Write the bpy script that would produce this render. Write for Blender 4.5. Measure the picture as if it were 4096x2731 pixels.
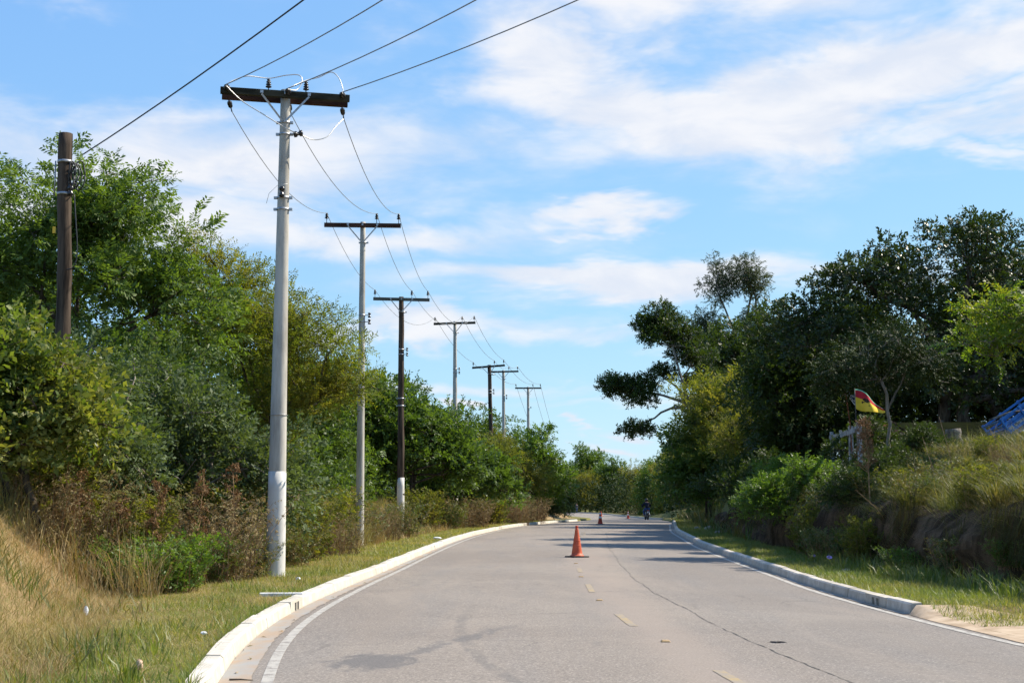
import bpy, math, random
import numpy as np
from mathutils import Vector, Matrix

for o in list(bpy.data.objects):
    bpy.data.objects.remove(o, do_unlink=True)
scene = bpy.context.scene
COL = scene.collection
R = math.radians

# ------------------------------------------------------------------ camera
cam_d = bpy.data.cameras.new('camera')
cam = bpy.data.objects.new('camera', cam_d)
COL.objects.link(cam)
cam.location = (0, 0, 1.5)
cam.rotation_euler = (R(90 + 6.918), 0, 0)
cam_d.sensor_width = 36.0
cam_d.lens = 45.92
cam_d.clip_start = 0.1
cam_d.clip_end = 8000
scene.camera = cam

# ------------------------------------------------------------------ light
SUN_AZ, SUN_EL = 70.0, 45.0          # azimuth to the right of the view direction (+Y), elevation
sun_d = bpy.data.lights.new('sun', 'SUN')
sun_d.energy = 5.0
sun_d.angle = R(0.53)
sun_d.color = (1.0, 0.91, 0.77)
sun = bpy.data.objects.new('sun', sun_d)
COL.objects.link(sun)
sdir = Vector((math.sin(R(SUN_AZ)) * math.cos(R(SUN_EL)), math.cos(R(SUN_AZ)) * math.cos(R(SUN_EL)), math.sin(R(SUN_EL))))
sun.rotation_euler = sdir.to_track_quat('Z', 'Y').to_euler()
sun.location = sdir * 100

scene.view_settings.view_transform = 'Standard'
scene.view_settings.look = 'None'
scene.view_settings.exposure = 0.74
scene.view_settings.gamma = 1.0
scene.view_settings.use_curve_mapping = False
scene.render.engine = 'CYCLES'
scene.cycles.max_bounces = 4
scene.cycles.diffuse_bounces = 2
scene.cycles.glossy_bounces = 1
scene.cycles.transmission_bounces = 2
scene.cycles.transparent_max_bounces = 4
scene.cycles.use_adaptive_sampling = True
scene.cycles.adaptive_threshold = 0.02

# ------------------------------------------------------------------ sky with cloud banks
world = bpy.data.worlds.new('World')
scene.world = world
world.use_nodes = True


class G:
    """small helper to write node graphs"""
    def __init__(self, tree):
        self.t = tree
        tree.nodes.clear()

    def n(self, typ, **kw):
        nd = self.t.nodes.new(typ)
        for k, v in kw.items():
            setattr(nd, k, v)
        return nd

    def l(self, a, b):
        self.t.links.new(a, b)

    def put(self, sock, v):
        if isinstance(v, bpy.types.NodeSocket):
            self.l(v, sock)
        elif v is not None:
            if isinstance(v, (tuple, list)) and len(v) == 3 and sock.type == 'RGBA':
                v = (*v, 1)
            sock.default_value = v

    def m(self, op, a, b=None, c=None, clamp=False):
        nd = self.n('ShaderNodeMath', operation=op, use_clamp=clamp)
        self.put(nd.inputs[0], a)
        if b is not None:
            self.put(nd.inputs[1], b)
        if c is not None:
            self.put(nd.inputs[2], c)
        return nd.outputs[0]

    def mix(self, f, a, b, blend='MIX'):
        nd = self.n('ShaderNodeMix', data_type='RGBA', blend_type=blend)
        self.put(nd.inputs[0], f)
        self.put(nd.inputs[6], a)
        self.put(nd.inputs[7], b)
        return nd.outputs[2]

    def noise(self, vec, scale, detail=4, rough=0.55, dist=0.0, out=0):
        nd = self.n('ShaderNodeTexNoise')
        if vec is not None:
            self.l(vec, nd.inputs['Vector'])
        nd.inputs['Scale'].default_value = scale
        nd.inputs['Detail'].default_value = detail
        nd.inputs['Roughness'].default_value = rough
        nd.inputs['Distortion'].default_value = dist
        return nd.outputs[out]

    def step(self, v, lo, hi, a=0.0, b=1.0):
        nd = self.n('ShaderNodeMapRange', interpolation_type='SMOOTHSTEP')
        self.put(nd.inputs[0], v)
        for i, q in enumerate((lo, hi, a, b)):
            nd.inputs[i + 1].default_value = q
        return nd.outputs[0]

    def scale(self, vec, s):
        nd = self.n('ShaderNodeVectorMath', operation='MULTIPLY')
        self.l(vec, nd.inputs[0])
        nd.inputs[1].default_value = s
        return nd.outputs[0]


g = G(world.node_tree)
sky = g.n('ShaderNodeTexSky', sky_type='NISHITA', sun_disc=False)
sky.sun_elevation = R(SUN_EL)
sky.sun_rotation = R(SUN_AZ)
sky.altitude = 20
sky.air_density = 1.0
sky.dust_density = 0.3
sky.ozone_density = 2.0
tc = g.n('ShaderNodeTexCoord')
dirv = tc.outputs['Generated']
sep = g.n('ShaderNodeSeparateXYZ')
g.l(dirv, sep.inputs[0])
az = g.m('ARCTAN2', sep.outputs[0], sep.outputs[1])
el = g.m('ARCSINE', sep.outputs[2])
# warp the cloud coordinates so that the edges of the banks are ragged
wv = g.n('ShaderNodeCombineXYZ')
g.l(g.m('MULTIPLY', az, 3.2), wv.inputs[0])
g.l(g.m('MULTIPLY', el, 9.0), wv.inputs[1])
w1 = g.noise(wv.outputs[0], 1.7, 5, 0.6, 0.3, out=1)
ws = g.n('ShaderNodeSeparateXYZ')
g.l(w1, ws.inputs[0])
az2 = g.m('ADD', az, g.m('MULTIPLY', g.m('SUBTRACT', ws.outputs[0], 0.5), 0.26))
el2 = g.m('ADD', el, g.m('MULTIPLY', g.m('SUBTRACT', ws.outputs[1], 0.5), 0.10))
# cloud banks: azimuth, elevation, half width, half height, tilt, density
banks = [
    (0.020, 0.330, 0.10, 0.046, -0.30, 0.9), (0.115, 0.285, 0.13, 0.035, -0.25, 1.0),
    (0.19, 0.290, 0.16, 0.042, 0.10, 1.15), (0.33, 0.322, 0.18, 0.032, 0.16, 1.15),
    (0.15, 0.372, 0.16, 0.036, 0.0, 0.9), (0.38, 0.285, 0.10, 0.016, 0.22, 0.75),
    (0.09, 0.172, 0.18, 0.019, 0.04, 1.0), (0.24, 0.178, 0.12, 0.012, -0.05, 0.55),
    (0.065, 0.213, 0.055, 0.010, 0.10, 0.85), (0.38, 0.252, 0.06, 0.009, -0.15, 0.75),
    (-0.22, 0.258, 0.24, 0.036, 0.03, 0.8), (-0.28, 0.215, 0.18, 0.030, -0.05, 0.8),
    (-0.12, 0.205, 0.20, 0.020, 0.0, 0.7), (-0.08, 0.130, 0.14, 0.011, 0.02, 0.75),
    (0.02, 0.128, 0.10, 0.008, 0.0, 0.55), (-0.40, 0.345, 0.10, 0.010, 0.10, 0.35),
    (-0.05, 0.085, 0.16, 0.008, 0.0, 0.55), (0.09, 0.070, 0.10, 0.007, 0.0, 0.4),
    (-0.045, 0.066, 0.016, 0.007, 0.0, 1.0), (0.075, 0.044, 0.022, 0.007, 0.0, 0.8),
    (0.05, 0.055, 0.012, 0.004, 0.0, 0.7),
]
tot = None
for (a0, e0, ra, re, tl, de) in banks:
    da = g.m('SUBTRACT', az2, a0)
    d_e = g.m('SUBTRACT', g.m('SUBTRACT', el2, e0), g.m('MULTIPLY', da, tl))
    q = g.m('ADD', g.m('POWER', g.m('DIVIDE', da, ra), 2.0), g.m('POWER', g.m('DIVIDE', d_e, re), 2.0))
    v = g.m('MULTIPLY', g.m('EXPONENT', g.m('MULTIPLY', q, -1.0)), de)
    tot = v if tot is None else g.m('MAXIMUM', tot, v)
# the same kind of broken bank all round the sky
pv = g.n('ShaderNodeCombineXYZ')
zz = g.m('ADD', g.m('ABSOLUTE', sep.outputs[2]), 0.10)
g.l(g.m('DIVIDE', sep.outputs[0], zz), pv.inputs[0])
g.l(g.m('DIVIDE', sep.outputs[1], zz), pv.inputs[1])
n_all = g.noise(pv.outputs[0], 0.9, 6, 0.58, 0.4)
n_f = g.noise(wv.outputs[0], 3.4, 6, 0.55, 0.4)
gen = g.m('MULTIPLY', g.step(n_all, 0.47, 0.70), 0.55)
front = g.step(g.m('ABSOLUTE', az), 0.42, 0.75, 0.35, 1.0)
gen = g.m('MULTIPLY', gen, front)
dens = g.m('ADD', g.m('MAXIMUM', tot, gen), g.m('MULTIPLY', g.m('SUBTRACT', n_f, 0.5), 0.62))
mask = g.step(dens, 0.07, 0.84)
mask = g.m('MULTIPLY', mask, 0.93)
# the camera's flatter rendering of the blue: each channel of the sky is compressed by a power
sr = g.n('ShaderNodeSeparateColor')
g.l(sky.outputs[0], sr.inputs[0])
cr_ = g.n('ShaderNodeCombineColor')
for ch, (kk, pw) in enumerate(((1.06, 0.62), (1.76, 0.50), (3.95, 0.17))):
    g.l(g.m('MULTIPLY', g.m('POWER', sr.outputs[ch], pw), kk), cr_.inputs[ch])
skyc = cr_.outputs[0]
ccol = g.mix(g.step(n_f, 0.35, 0.65), (4.1, 4.35, 4.9), (5.0, 5.0, 5.15))
colr = g.mix(mask, skyc, ccol)
bg = g.n('ShaderNodeBackground')
g.l(colr, bg.inputs[0])
bg.inputs[1].default_value = 0.115
wo = g.n('ShaderNodeOutputWorld')
g.l(bg.outputs[0], wo.inputs[0])

# ------------------------------------------------------------------ helpers: objects and meshes
def tag(o, label=None, cat=None, group=None, kind=None):
    if label:
        o['label'] = label
    if cat:
        o['category'] = cat
    if group:
        o['group'] = group
    if kind:
        o['kind'] = kind
    return o


def empty(name, loc=(0, 0, 0), rz=0.0, parent=None):
    o = bpy.data.objects.new(name, None)
    COL.objects.link(o)
    o.location = loc
    o.rotation_euler = (0, 0, rz)
    o.empty_display_size = 0.2
    if parent:
        o.parent = parent
    return o


def link(name, me, mat, parent=None, loc=None):
    o = bpy.data.objects.new(name, me)
    COL.objects.link(o)
    if mat is not None and not me.materials:
        for mm in (mat if isinstance(mat, (list, tuple)) else [mat]):
            me.materials.append(mm)
    if parent:
        o.parent = parent
    if loc is not None:
        o.location = loc
    return o


def np_mesh(name, verts, faces, smooth=False):
    """verts (N,3) array; faces: list of int arrays (K,n)"""
    me = bpy.data.meshes.new(name)
    verts = np.asarray(verts, dtype=np.float32)
    me.vertices.add(len(verts))
    me.vertices.foreach_set('co', verts.ravel())
    loops = np.concatenate([f.ravel() for f in faces]).astype(np.int32)
    tots = np.concatenate([np.full(len(f), f.shape[1], np.int32) for f in faces])
    starts = np.concatenate([[0], np.cumsum(tots)[:-1]]).astype(np.int32)
    me.loops.add(len(loops))
    me.loops.foreach_set('vertex_index', loops)
    me.polygons.add(len(tots))
    me.polygons.foreach_set('loop_start', starts)
    me.polygons.foreach_set('loop_total', tots)
    if smooth:
        me.polygons.foreach_set('use_smooth', np.ones(len(tots), bool))
    me.update(calc_edges=True)
    return me


class MB:
    """collects shapes into one mesh"""
    def __init__(self):
        self.v, self.f, self.mi, self.sm = [], [], [], []
        self.cur = 0

    def _add(self, vs, fs, smooth=False):
        b = len(self.v)
        self.v.extend([tuple(p) for p in vs])
        for f in fs:
            self.f.append([i + b for i in f])
            self.mi.append(self.cur)
            self.sm.append(smooth)

    def box(self, c, s, M=None, taper=1.0):
        x, y, z = s[0] / 2, s[1] / 2, s[2] / 2
        vs = []
        for k, t in ((-z, 1.0), (z, taper)):
            for (a, b) in ((-x, -y), (x, -y), (x, y), (-x, y)):
                p = Vector((a * t, b * t, k))
                if M is not None:
                    p = M @ p
                vs.append(p + Vector(c))
        self._add(vs, [(3, 2, 1, 0), (4, 5, 6, 7), (0, 1, 5, 4), (1, 2, 6, 5), (2, 3, 7, 6), (3, 0, 4, 7)])
        return self

    def bar(self, p0, p1, w, h, up=(0, 0, 1)):
        p0, p1 = Vector(p0), Vector(p1)
        d = p1 - p0
        L = d.length
        d.normalize()
        u = Vector(up)
        s = d.cross(u)
        if s.length < 1e-4:
            s = d.cross(Vector((1, 0, 0)))
        s.normalize()
        u = s.cross(d)
        vs = []
        for q in (p0, p1):
            for (a, b) in ((-1, -1), (1, -1), (1, 1), (-1, 1)):
                vs.append(q + s * (a * w / 2) + u * (b * h / 2))
        self._add(vs, [(0, 1, 2, 3), (7, 6, 5, 4), (0, 4, 5, 1), (1, 5, 6, 2), (2, 6, 7, 3), (3, 7, 4, 0)])
        return self

    def tube(self, pts, rad, n=6, cap=True, smooth=True):
        pts = [Vector(p) for p in pts]
        if not isinstance(rad, (list, tuple, np.ndarray)):
            rad = [rad] * len(pts)
        d0 = (pts[1] - pts[0]).normalized()
        ref = Vector((0, 0, 1)) if abs(d0.z) < 0.9 else Vector((1, 0, 0))
        vs = []
        for i, p in enumerate(pts):
            if i == 0:
                d = pts[1] - pts[0]
            elif i == len(pts) - 1:
                d = pts[-1] - pts[-2]
            else:
                d = pts[i + 1] - pts[i - 1]
            d = d.normalized()
            s = d.cross(ref)
            if s.length < 1e-4:
                s = d.orthogonal()
            s.normalize()
            u = s.cross(d)
            for k in range(n):
                a = 2 * math.pi * k / n
                vs.append(p + (s * math.cos(a) + u * math.sin(a)) * float(rad[i]))
        fs = []
        for i in range(len(pts) - 1):
            for k in range(n):
                k2 = (k + 1) % n
                fs.append((i * n + k, i * n + k2, (i + 1) * n + k2, (i + 1) * n + k))
        self._add(vs, fs, smooth)
        if cap:
            b = len(self.v) - len(vs)
            self.f.append([b + k for k in reversed(range(n))])
            self.f.append([b + (len(pts) - 1) * n + k for k in range(n)])
            self.mi += [self.cur] * 2
            self.sm += [False] * 2
        return self

    def lathe(self, prof, n=12, c=(0, 0, 0), M=None, smooth=True):
        """prof: list of (radius, z)"""
        vs = []
        for (r, z) in prof:
            for k in range(n):
                a = 2 * math.pi * k / n
                p = Vector((r * math.cos(a), r * math.sin(a), z))
                if M is not None:
                    p = M @ p
                vs.append(p + Vector(c))
        fs = []
        for i in range(len(prof) - 1):
            for k in range(n):
                k2 = (k + 1) % n
                fs.append((i * n + k, i * n + k2, (i + 1) * n + k2, (i + 1) * n + k))
        fs.append(tuple(reversed(range(n))))
        fs.append(tuple((len(prof) - 1) * n + k for k in range(n)))
        self._add(vs, fs, smooth)
        return self

    def build(self, name, mat=None, parent=None, loc=None, bevel=0.0):
        me = bpy.data.meshes.new(name)
        me.from_pydata(self.v, [], self.f)
        me.polygons.foreach_set('material_index', self.mi)
        me.polygons.foreach_set('use_smooth', self.sm)
        me.update()
        o = link(name, me, mat, parent, loc)
        if bevel:
            bv = o.modifiers.new('bevel', 'BEVEL')
            bv.width = bevel
            bv.segments = 2
            bv.limit_method = 'ANGLE'
        return o


def copy_tree(o, parent=None):
    c = o.copy()
    COL.objects.link(c)
    c.parent = parent
    for ch in list(o.children):
        copy_tree(ch, c)
    return c


# ------------------------------------------------------------------ numpy noise
def _hash(ix, iy, seed):
    h = (ix.astype(np.int64) * 374761393 + iy.astype(np.int64) * 668265263 + seed * 1442695041) & 0x7fffffff
    h = ((h ^ (h >> 13)) * 1274126177) & 0x7fffffff
    return ((h ^ (h >> 16)) & 0xffff) / 65535.0


def vnoise(x, y, seed=0):
    x = np.asarray(x, float)
    y = np.asarray(y, float)
    ix, iy = np.floor(x), np.floor(y)
    fx, fy = x - ix, y - iy
    fx, fy = fx * fx * (3 - 2 * fx), fy * fy * (3 - 2 * fy)
    a, b = _hash(ix, iy, seed), _hash(ix + 1, iy, seed)
    c, d = _hash(ix, iy + 1, seed), _hash(ix + 1, iy + 1, seed)
    return (a * (1 - fx) + b * fx) * (1 - fy) + (c * (1 - fx) + d * fx) * fy


def fbm(x, y, seed=0, octv=4):
    s, a, t = 0.0, 0.5, 0.0
    for i in range(octv):
        s = s + a * vnoise(np.asarray(x) * 2 ** i, np.asarray(y) * 2 ** i, seed + i * 17)
        t += a
        a *= 0.5
    return s / t - 0.5


def sstep(x, a, b):
    t = np.clip((np.asarray(x, float) - a) / (b - a), 0, 1)
    return t * t * (3 - 2 * t)


# ------------------------------------------------------------------ materials
def material(name):
    m = bpy.data.materials.new(name)
    m.use_nodes = True
    return m, G(m.node_tree)


def finish(gr, base, rough=0.6, spec=0.3, bump=None, bstr=0.3, bdist=0.02, metal=0.0):
    b = gr.n('ShaderNodeBsdfPrincipled')
    gr.put(b.inputs['Base Color'], base)
    gr.put(b.inputs['Roughness'], rough)
    gr.put(b.inputs['Specular IOR Level'], spec)
    gr.put(b.inputs['Metallic'], metal)
    if bump is not None:
        bp = gr.n('ShaderNodeBump')
        bp.inputs['Strength'].default_value = bstr
        bp.inputs['Distance'].default_value = bdist
        gr.l(bump, bp.inputs['Height'])
        gr.l(bp.outputs[0], b.inputs['Normal'])
    o = gr.n('ShaderNodeOutputMaterial')
    gr.l(b.outputs[0], o.inputs[0])
    return b


def simple(name, c1, c2, scale=6.0, rough=0.6, spec=0.3, stretch=(1, 1, 1), bstr=0.25, bdist=0.01, metal=0.0, lo=0.35, hi=0.65):
    m, gr = material(name)
    t = gr.n('ShaderNodeTexCoord')
    v = gr.scale(t.outputs['Object'], stretch)
    n = gr.noise(v, scale, 6, 0.6)
    c = gr.mix(gr.step(n, lo, hi), c1, c2)
    finish(gr, c, rough, spec, n, bstr, bdist, metal)
    return m


def leaf_mat(name, dark, light, tint=None, trans=0.32, rough=0.42, spec=0.35, clump=0.6, tcol=None):
    """leaves: each one its own shade, some patches more yellow, light shining through"""
    m, gr = material(name)
    geo = gr.n('ShaderNodeNewGeometry')
    t = gr.n('ShaderNodeTexCoord')
    rnd = geo.outputs['Random Per Island']
    n = gr.noise(t.outputs['Object'], clump, 3, 0.6)
    f = gr.m('ADD', gr.m('MULTIPLY', rnd, 0.65), gr.m('MULTIPLY', gr.m('SUBTRACT', n, 0.32), 1.1), clamp=True)
    c = gr.mix(f, dark, light)
    if tint:
        n2 = gr.noise(t.outputs['Object'], clump * 0.55, 2, 0.5)
        pick = gr.m('MULTIPLY', gr.step(gr.m('ADD', n2, gr.m('MULTIPLY', rnd, 0.22)), 0.52, 0.74), 0.85)
        c = gr.mix(pick, c, tint)
    b = gr.n('ShaderNodeBsdfPrincipled')
    gr.l(c, b.inputs['Base Color'])
    b.inputs['Roughness'].default_value = rough
    b.inputs['Specular IOR Level'].default_value = spec
    tr = gr.n('ShaderNodeBsdfTranslucent')
    tc_ = gr.mix(1.0, c, tcol or (1.7, 1.75, 0.55), 'MULTIPLY')
    gr.l(tc_, tr.inputs[0])
    ms = gr.n('ShaderNodeMixShader')
    ms.inputs[0].default_value = trans
    gr.l(b.outputs[0], ms.inputs[1])
    gr.l(tr.outputs[0], ms.inputs[2])
    o = gr.n('ShaderNodeOutputMaterial')
    gr.l(ms.outputs[0], o.inputs[0])
    return m


M = {}
M['bark'] = simple('bark', (0.045, 0.034, 0.025), (0.13, 0.105, 0.08), 9, 0.9, 0.1, (1, 1, 0.25), 0.7, 0.03)
M['bark_pale'] = simple('bark_pale', (0.11, 0.09, 0.07), (0.28, 0.25, 0.21), 6, 0.85, 0.1, (1, 1, 0.3), 0.5, 0.02)
M['galv'] = simple('galvanised_steel', (0.30, 0.31, 0.32), (0.45, 0.46, 0.47), 20, 0.45, 0.5, metal=0.7)
M['wire'] = simple('aluminium_wire', (0.20, 0.20, 0.20), (0.34, 0.34, 0.33), 30, 0.5, 0.5, metal=0.5)
M['jumper'] = simple('bright_aluminium_wire', (0.55, 0.54, 0.52), (0.68, 0.67, 0.65), 30, 0.4, 0.5, metal=0.6)
M['porcelain'] = simple('dark_insulator', (0.012, 0.011, 0.012), (0.03, 0.026, 0.026), 12, 0.25, 0.5)
M['cable'] = simple('black_cable', (0.010, 0.011, 0.013), (0.028, 0.030, 0.033), 12, 0.5, 0.4)
M['arm_dark'] = simple('weathered_arm', (0.016, 0.017, 0.011), (0.050, 0.048, 0.033), 7, 0.85, 0.15, (0.2, 1, 1))
M['arm_brown'] = simple('brown_arm', (0.038, 0.018, 0.011), (0.075, 0.038, 0.025), 7, 0.8, 0.15, (0.2, 1, 1))
M['arm_grey'] = simple('grey_arm', (0.065, 0.068, 0.055), (0.13, 0.13, 0.11), 7, 0.85, 0.15, (0.2, 1, 1))
M['conc_pole'] = simple('pole_concrete', (0.29, 0.27, 0.235), (0.47, 0.445, 0.395), 3.2, 0.85, 0.15, (1.6, 1.6, 0.30), 0.4, 0.008, lo=0.30, hi=0.62)
M['white_paint'] = simple('lime_white_paint', (0.50, 0.485, 0.45), (0.64, 0.625, 0.59), 3.5, 0.75, 0.2, (1, 1, 0.4), 0.3, 0.005)
M['wood_pole'] = simple('creosoted_wood', (0.018, 0.013, 0.010), (0.105, 0.078, 0.058), 5.5, 0.9, 0.12, (1.4, 1.4, 0.13), 0.9, 0.02)
M['rubber'] = simple('black_rubber', (0.014, 0.014, 0.014), (0.045, 0.042, 0.038), 12, 0.8, 0.25)
M['cone_orange'] = simple('faded_cone_orange', (0.46, 0.075, 0.028), (0.60, 0.125, 0.055), 7, 0.55, 0.35)
M['cone_red'] = simple('cone_red', (0.40, 0.045, 0.018), (0.50, 0.06, 0.03), 7, 0.5, 0.35)
M['cone_white'] = simple('cone_white_band', (0.66, 0.66, 0.66), (0.78, 0.78, 0.78), 9, 0.45, 0.4)
M['rust'] = simple('rusty_iron', (0.13, 0.042, 0.022), (0.27, 0.105, 0.06), 14, 0.85, 0.2)
M['old_white'] = simple('flaking_white_paint', (0.10, 0.095, 0.085), (0.36, 0.365, 0.37), 9, 0.85, 0.15, (1, 1, 0.5), 0.4, 0.01, lo=0.42, hi=0.56)
M['grey_wood'] = simple('grey_wood', (0.085, 0.075, 0.062), (0.22, 0.20, 0.17), 8, 0.9, 0.1, (1, 1, 0.2), 0.5, 0.02)
M['blue'] = simple('blue_enamel', (0.008, 0.095, 0.32), (0.018, 0.16, 0.46), 5, 0.45, 0.4)
M['yellow_board'] = simple('ochre_boards', (0.10, 0.078, 0.022), (0.17, 0.13, 0.04), 4, 0.8, 0.15, (0.15, 1, 1))
M['dry_stem'] = simple('dry_stem', (0.20, 0.115, 0.06), (0.38, 0.25, 0.145), 9, 0.9, 0.1)
M['stone'] = simple('field_stone', (0.22, 0.19, 0.15), (0.36, 0.32, 0.26), 9, 0.85, 0.2)
M['pale_stone'] = simple('whitewashed_stone', (0.50, 0.49, 0.46), (0.70, 0.69, 0.66), 9, 0.85, 0.2)
M['litter'] = simple('white_plastic', (0.72, 0.72, 0.70), (0.84, 0.84, 0.82), 9, 0.45, 0.4)
M['cardboard'] = simple('pale_cardboard', (0.48, 0.32, 0.22), (0.62, 0.45, 0.33), 9, 0.85, 0.2)
M['horse'] = simple('chestnut_coat', (0.13, 0.035, 0.016), (0.22, 0.07, 0.03), 4, 0.5, 0.3)
M['mane'] = simple('dark_mane', (0.02, 0.015, 0.013), (0.06, 0.045, 0.04), 14, 0.4, 0.4)
M['skin'] = simple('skin', (0.26, 0.14, 0.09), (0.34, 0.20, 0.14), 6, 0.6, 0.3)
M['navy'] = simple('navy_cloth', (0.008, 0.010, 0.018), (0.018, 0.022, 0.040), 9, 0.85, 0.15)
M['denim'] = simple('blue_denim', (0.035, 0.06, 0.14), (0.07, 0.11, 0.22), 12, 0.9, 0.1)
M['grey_cloth'] = simple('dark_grey_cloth', (0.045, 0.045, 0.055), (0.085, 0.085, 0.10), 9, 0.9, 0.1)
M['hair'] = simple('dark_hair', (0.012, 0.010, 0.009), (0.03, 0.024, 0.02), 20, 0.6, 0.3)
M['black_metal'] = simple('black_metal', (0.010, 0.010, 0.011), (0.03, 0.03, 0.03), 9, 0.4, 0.4)
M['glass_lamp'] = simple('lamp_glass', (0.45, 0.45, 0.42), (0.6, 0.6, 0.56), 9, 0.2, 0.5)
M['stud'] = simple('road_stud_yellow', (0.40, 0.25, 0.10), (0.50, 0.34, 0.17), 15, 0.5, 0.4)
M['flower'] = simple('lilac_petal', (0.42, 0.26, 0.62), (0.55, 0.40, 0.74), 15, 0.6, 0.3)
M['yellow_plastic'] = simple('yellow_plastic', (0.72, 0.42, 0.02), (0.80, 0.50, 0.04), 15, 0.5, 0.4)
M['flag_yellow'] = simple('flag_yellow', (0.60, 0.42, 0.035), (0.68, 0.49, 0.06), 5, 0.8, 0.1)
M['flag_red'] = simple('flag_red', (0.34, 0.018, 0.03), (0.42, 0.035, 0.05), 5, 0.8, 0.1)
M['flag_green'] = simple('flag_green', (0.10, 0.34, 0.22), (0.22, 0.46, 0.34), 5, 0.8, 0.1)
M['flag_dark'] = simple('flag_dark_print', (0.02, 0.018, 0.02), (0.06, 0.045, 0.03), 15, 0.8, 0.1)
M['flag_white'] = simple('flag_white', (0.62, 0.64, 0.68), (0.74, 0.76, 0.80), 5, 0.8, 0.1)
M['flag_blue'] = simple('flag_blue', (0.012, 0.045, 0.16), (0.02, 0.07, 0.22), 5, 0.8, 0.1)


def asphalt():
    m, gr = material('worn_asphalt')
    t = gr.n('ShaderNodeTexCoord')
    P = t.outputs['Object']
    big = gr.noise(P, 0.16, 5, 0.6, 0.6)
    mid = gr.noise(gr.scale(P, (1.0, 0.12, 1)), 1.1, 5, 0.6)
    fine = gr.noise(P, 42, 4, 0.75)
    agg = gr.n('ShaderNodeTexVoronoi')
    agg.inputs['Scale'].default_value = 120
    gr.l(P, agg.inputs['Vector'])
    c = gr.mix(gr.step(big, 0.36, 0.66), (0.202, 0.171, 0.143), (0.250, 0.215, 0.178))
    c = gr.mix(gr.m('MULTIPLY', gr.step(mid, 0.42, 0.72), 0.45), c, (0.175, 0.166, 0.158))
    # pale traffic-polished stone specks and dark binder specks
    c = gr.mix(gr.step(fine, 0.53, 0.68), c, (0.40, 0.355, 0.305))
    mot = gr.noise(P, 8.5, 4, 0.7)
    c = gr.mix(gr.m('MULTIPLY', gr.step(mot, 0.46, 0.66), 0.30), c, (0.160, 0.141, 0.122))
    c = gr.mix(gr.m('MULTIPLY', gr.step(fine, 0.48, 0.33), 0.65), c, (0.065, 0.060, 0.055))
    # sandy dust blown along the left half of the carriageway
    dust = gr.noise(gr.scale(P, (0.5, 0.10, 1)), 1.3, 5, 0.65, 0.5)
    c = gr.mix(gr.m('MULTIPLY', gr.step(dust, 0.50, 0.74), 0.55), c, (0.30, 0.25, 0.20))
    # a warm band of dust on the crown of the road, darker coarser right lane
    sp0 = gr.n('ShaderNodeSeparateXYZ')
    gr.l(P, sp0.inputs[0])
    wob = gr.noise(gr.scale(P, (0.6, 0.2, 1)), 1.0, 4, 0.6)
    off = gr.m('ADD', gr.m('SUBTRACT', sp0.outputs[0], gr.m('MULTIPLY_ADD', gr.m('POWER', gr.m('SUBTRACT', sp0.outputs[1], 21.0), 2.0), 0.0022, 1.55)), gr.m('MULTIPLY', gr.m('SUBTRACT', wob, 0.5), 1.6))
    c = gr.mix(gr.m('MULTIPLY', gr.step(gr.m('ABSOLUTE', off), 0.75, 0.1), 0.50), c, (0.29, 0.235, 0.19))
    c = gr.mix(gr.m('MULTIPLY', gr.step(off, 0.5, 1.4), 0.22), c, (0.15, 0.143, 0.135))
    # oil and old patches
    oil = gr.noise(gr.scale(P, (0.8, 0.42, 1)), 1.0, 5, 0.62, 0.8)
    c = gr.mix(gr.m('MULTIPLY', gr.step(oil, 0.63, 0.74), 0.42), c, (0.115, 0.113, 0.112))
    # one dark oily patch with a drag mark, near the left lane
    sp = gr.n('ShaderNodeSeparateXYZ')
    gr.l(P, sp.inputs[0])
    jag = gr.noise(gr.scale(P, (1, 0.55, 1)), 4.0, 5, 0.7, 0.6)
    dx = gr.m('DIVIDE', gr.m('SUBTRACT', sp.outputs[0], -1.28), 0.42)
    dy = gr.m('DIVIDE', gr.m('SUBTRACT', sp.outputs[1], 12.35), 0.62)
    rr = gr.m('SQRT', gr.m('ADD', gr.m('POWER', dx, 2.0), gr.m('POWER', dy, 2.0)))
    st = gr.step(gr.m('ADD', rr, gr.m('MULTIPLY', gr.m('SUBTRACT', jag, 0.5), 2.6)), 1.15, 0.55)
    # drag mark towards the middle of the lane
    ex = gr.m('SUBTRACT', sp.outputs[0], gr.m('MULTIPLY_ADD', sp.outputs[1], 0.36, -5.62))
    dr = gr.m('ADD', gr.m('ABSOLUTE', ex), gr.m('MULTIPLY', gr.m('SUBTRACT', jag, 0.5), 0.75))
    lim = gr.m('MULTIPLY', gr.step(sp.outputs[1], 12.4, 12.9), gr.step(sp.outputs[1], 16.2, 14.6))
    st2 = gr.m('MULTIPLY', gr.m('MULTIPLY', gr.step(dr, 0.16, 0.02), lim), 0.8)
    c = gr.mix(gr.m('MULTIPLY', gr.m('MAXIMUM', st, st2), 0.62), c, (0.085, 0.086, 0.090))
    # sweeping tyre mark
    ty = gr.m('SUBTRACT', sp.outputs[0], gr.m('ADD', -0.62, gr.m('MULTIPLY', gr.m('POWER', gr.m('SUBTRACT', sp.outputs[1], 16.4), 2.0), 0.021)))
    tm = gr.m('MULTIPLY', gr.step(gr.m('ABSOLUTE', ty), 0.10, 0.03), gr.m('MULTIPLY', gr.step(sp.outputs[1], 20.0, 15.0), gr.step(jag, 0.38, 0.55)))
    c = gr.mix(gr.m('MULTIPLY', tm, 0.32), c, (0.09, 0.09, 0.09))
    # fine web of cracks, mostly in the right lane near the edge
    cr = gr.n('ShaderNodeTexVoronoi', feature='DISTANCE_TO_EDGE')
    cr.inputs['Scale'].default_value = 1.0
    wv_ = gr.noise(P, 2.2, 4, 0.6, 0, out=1)
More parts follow.
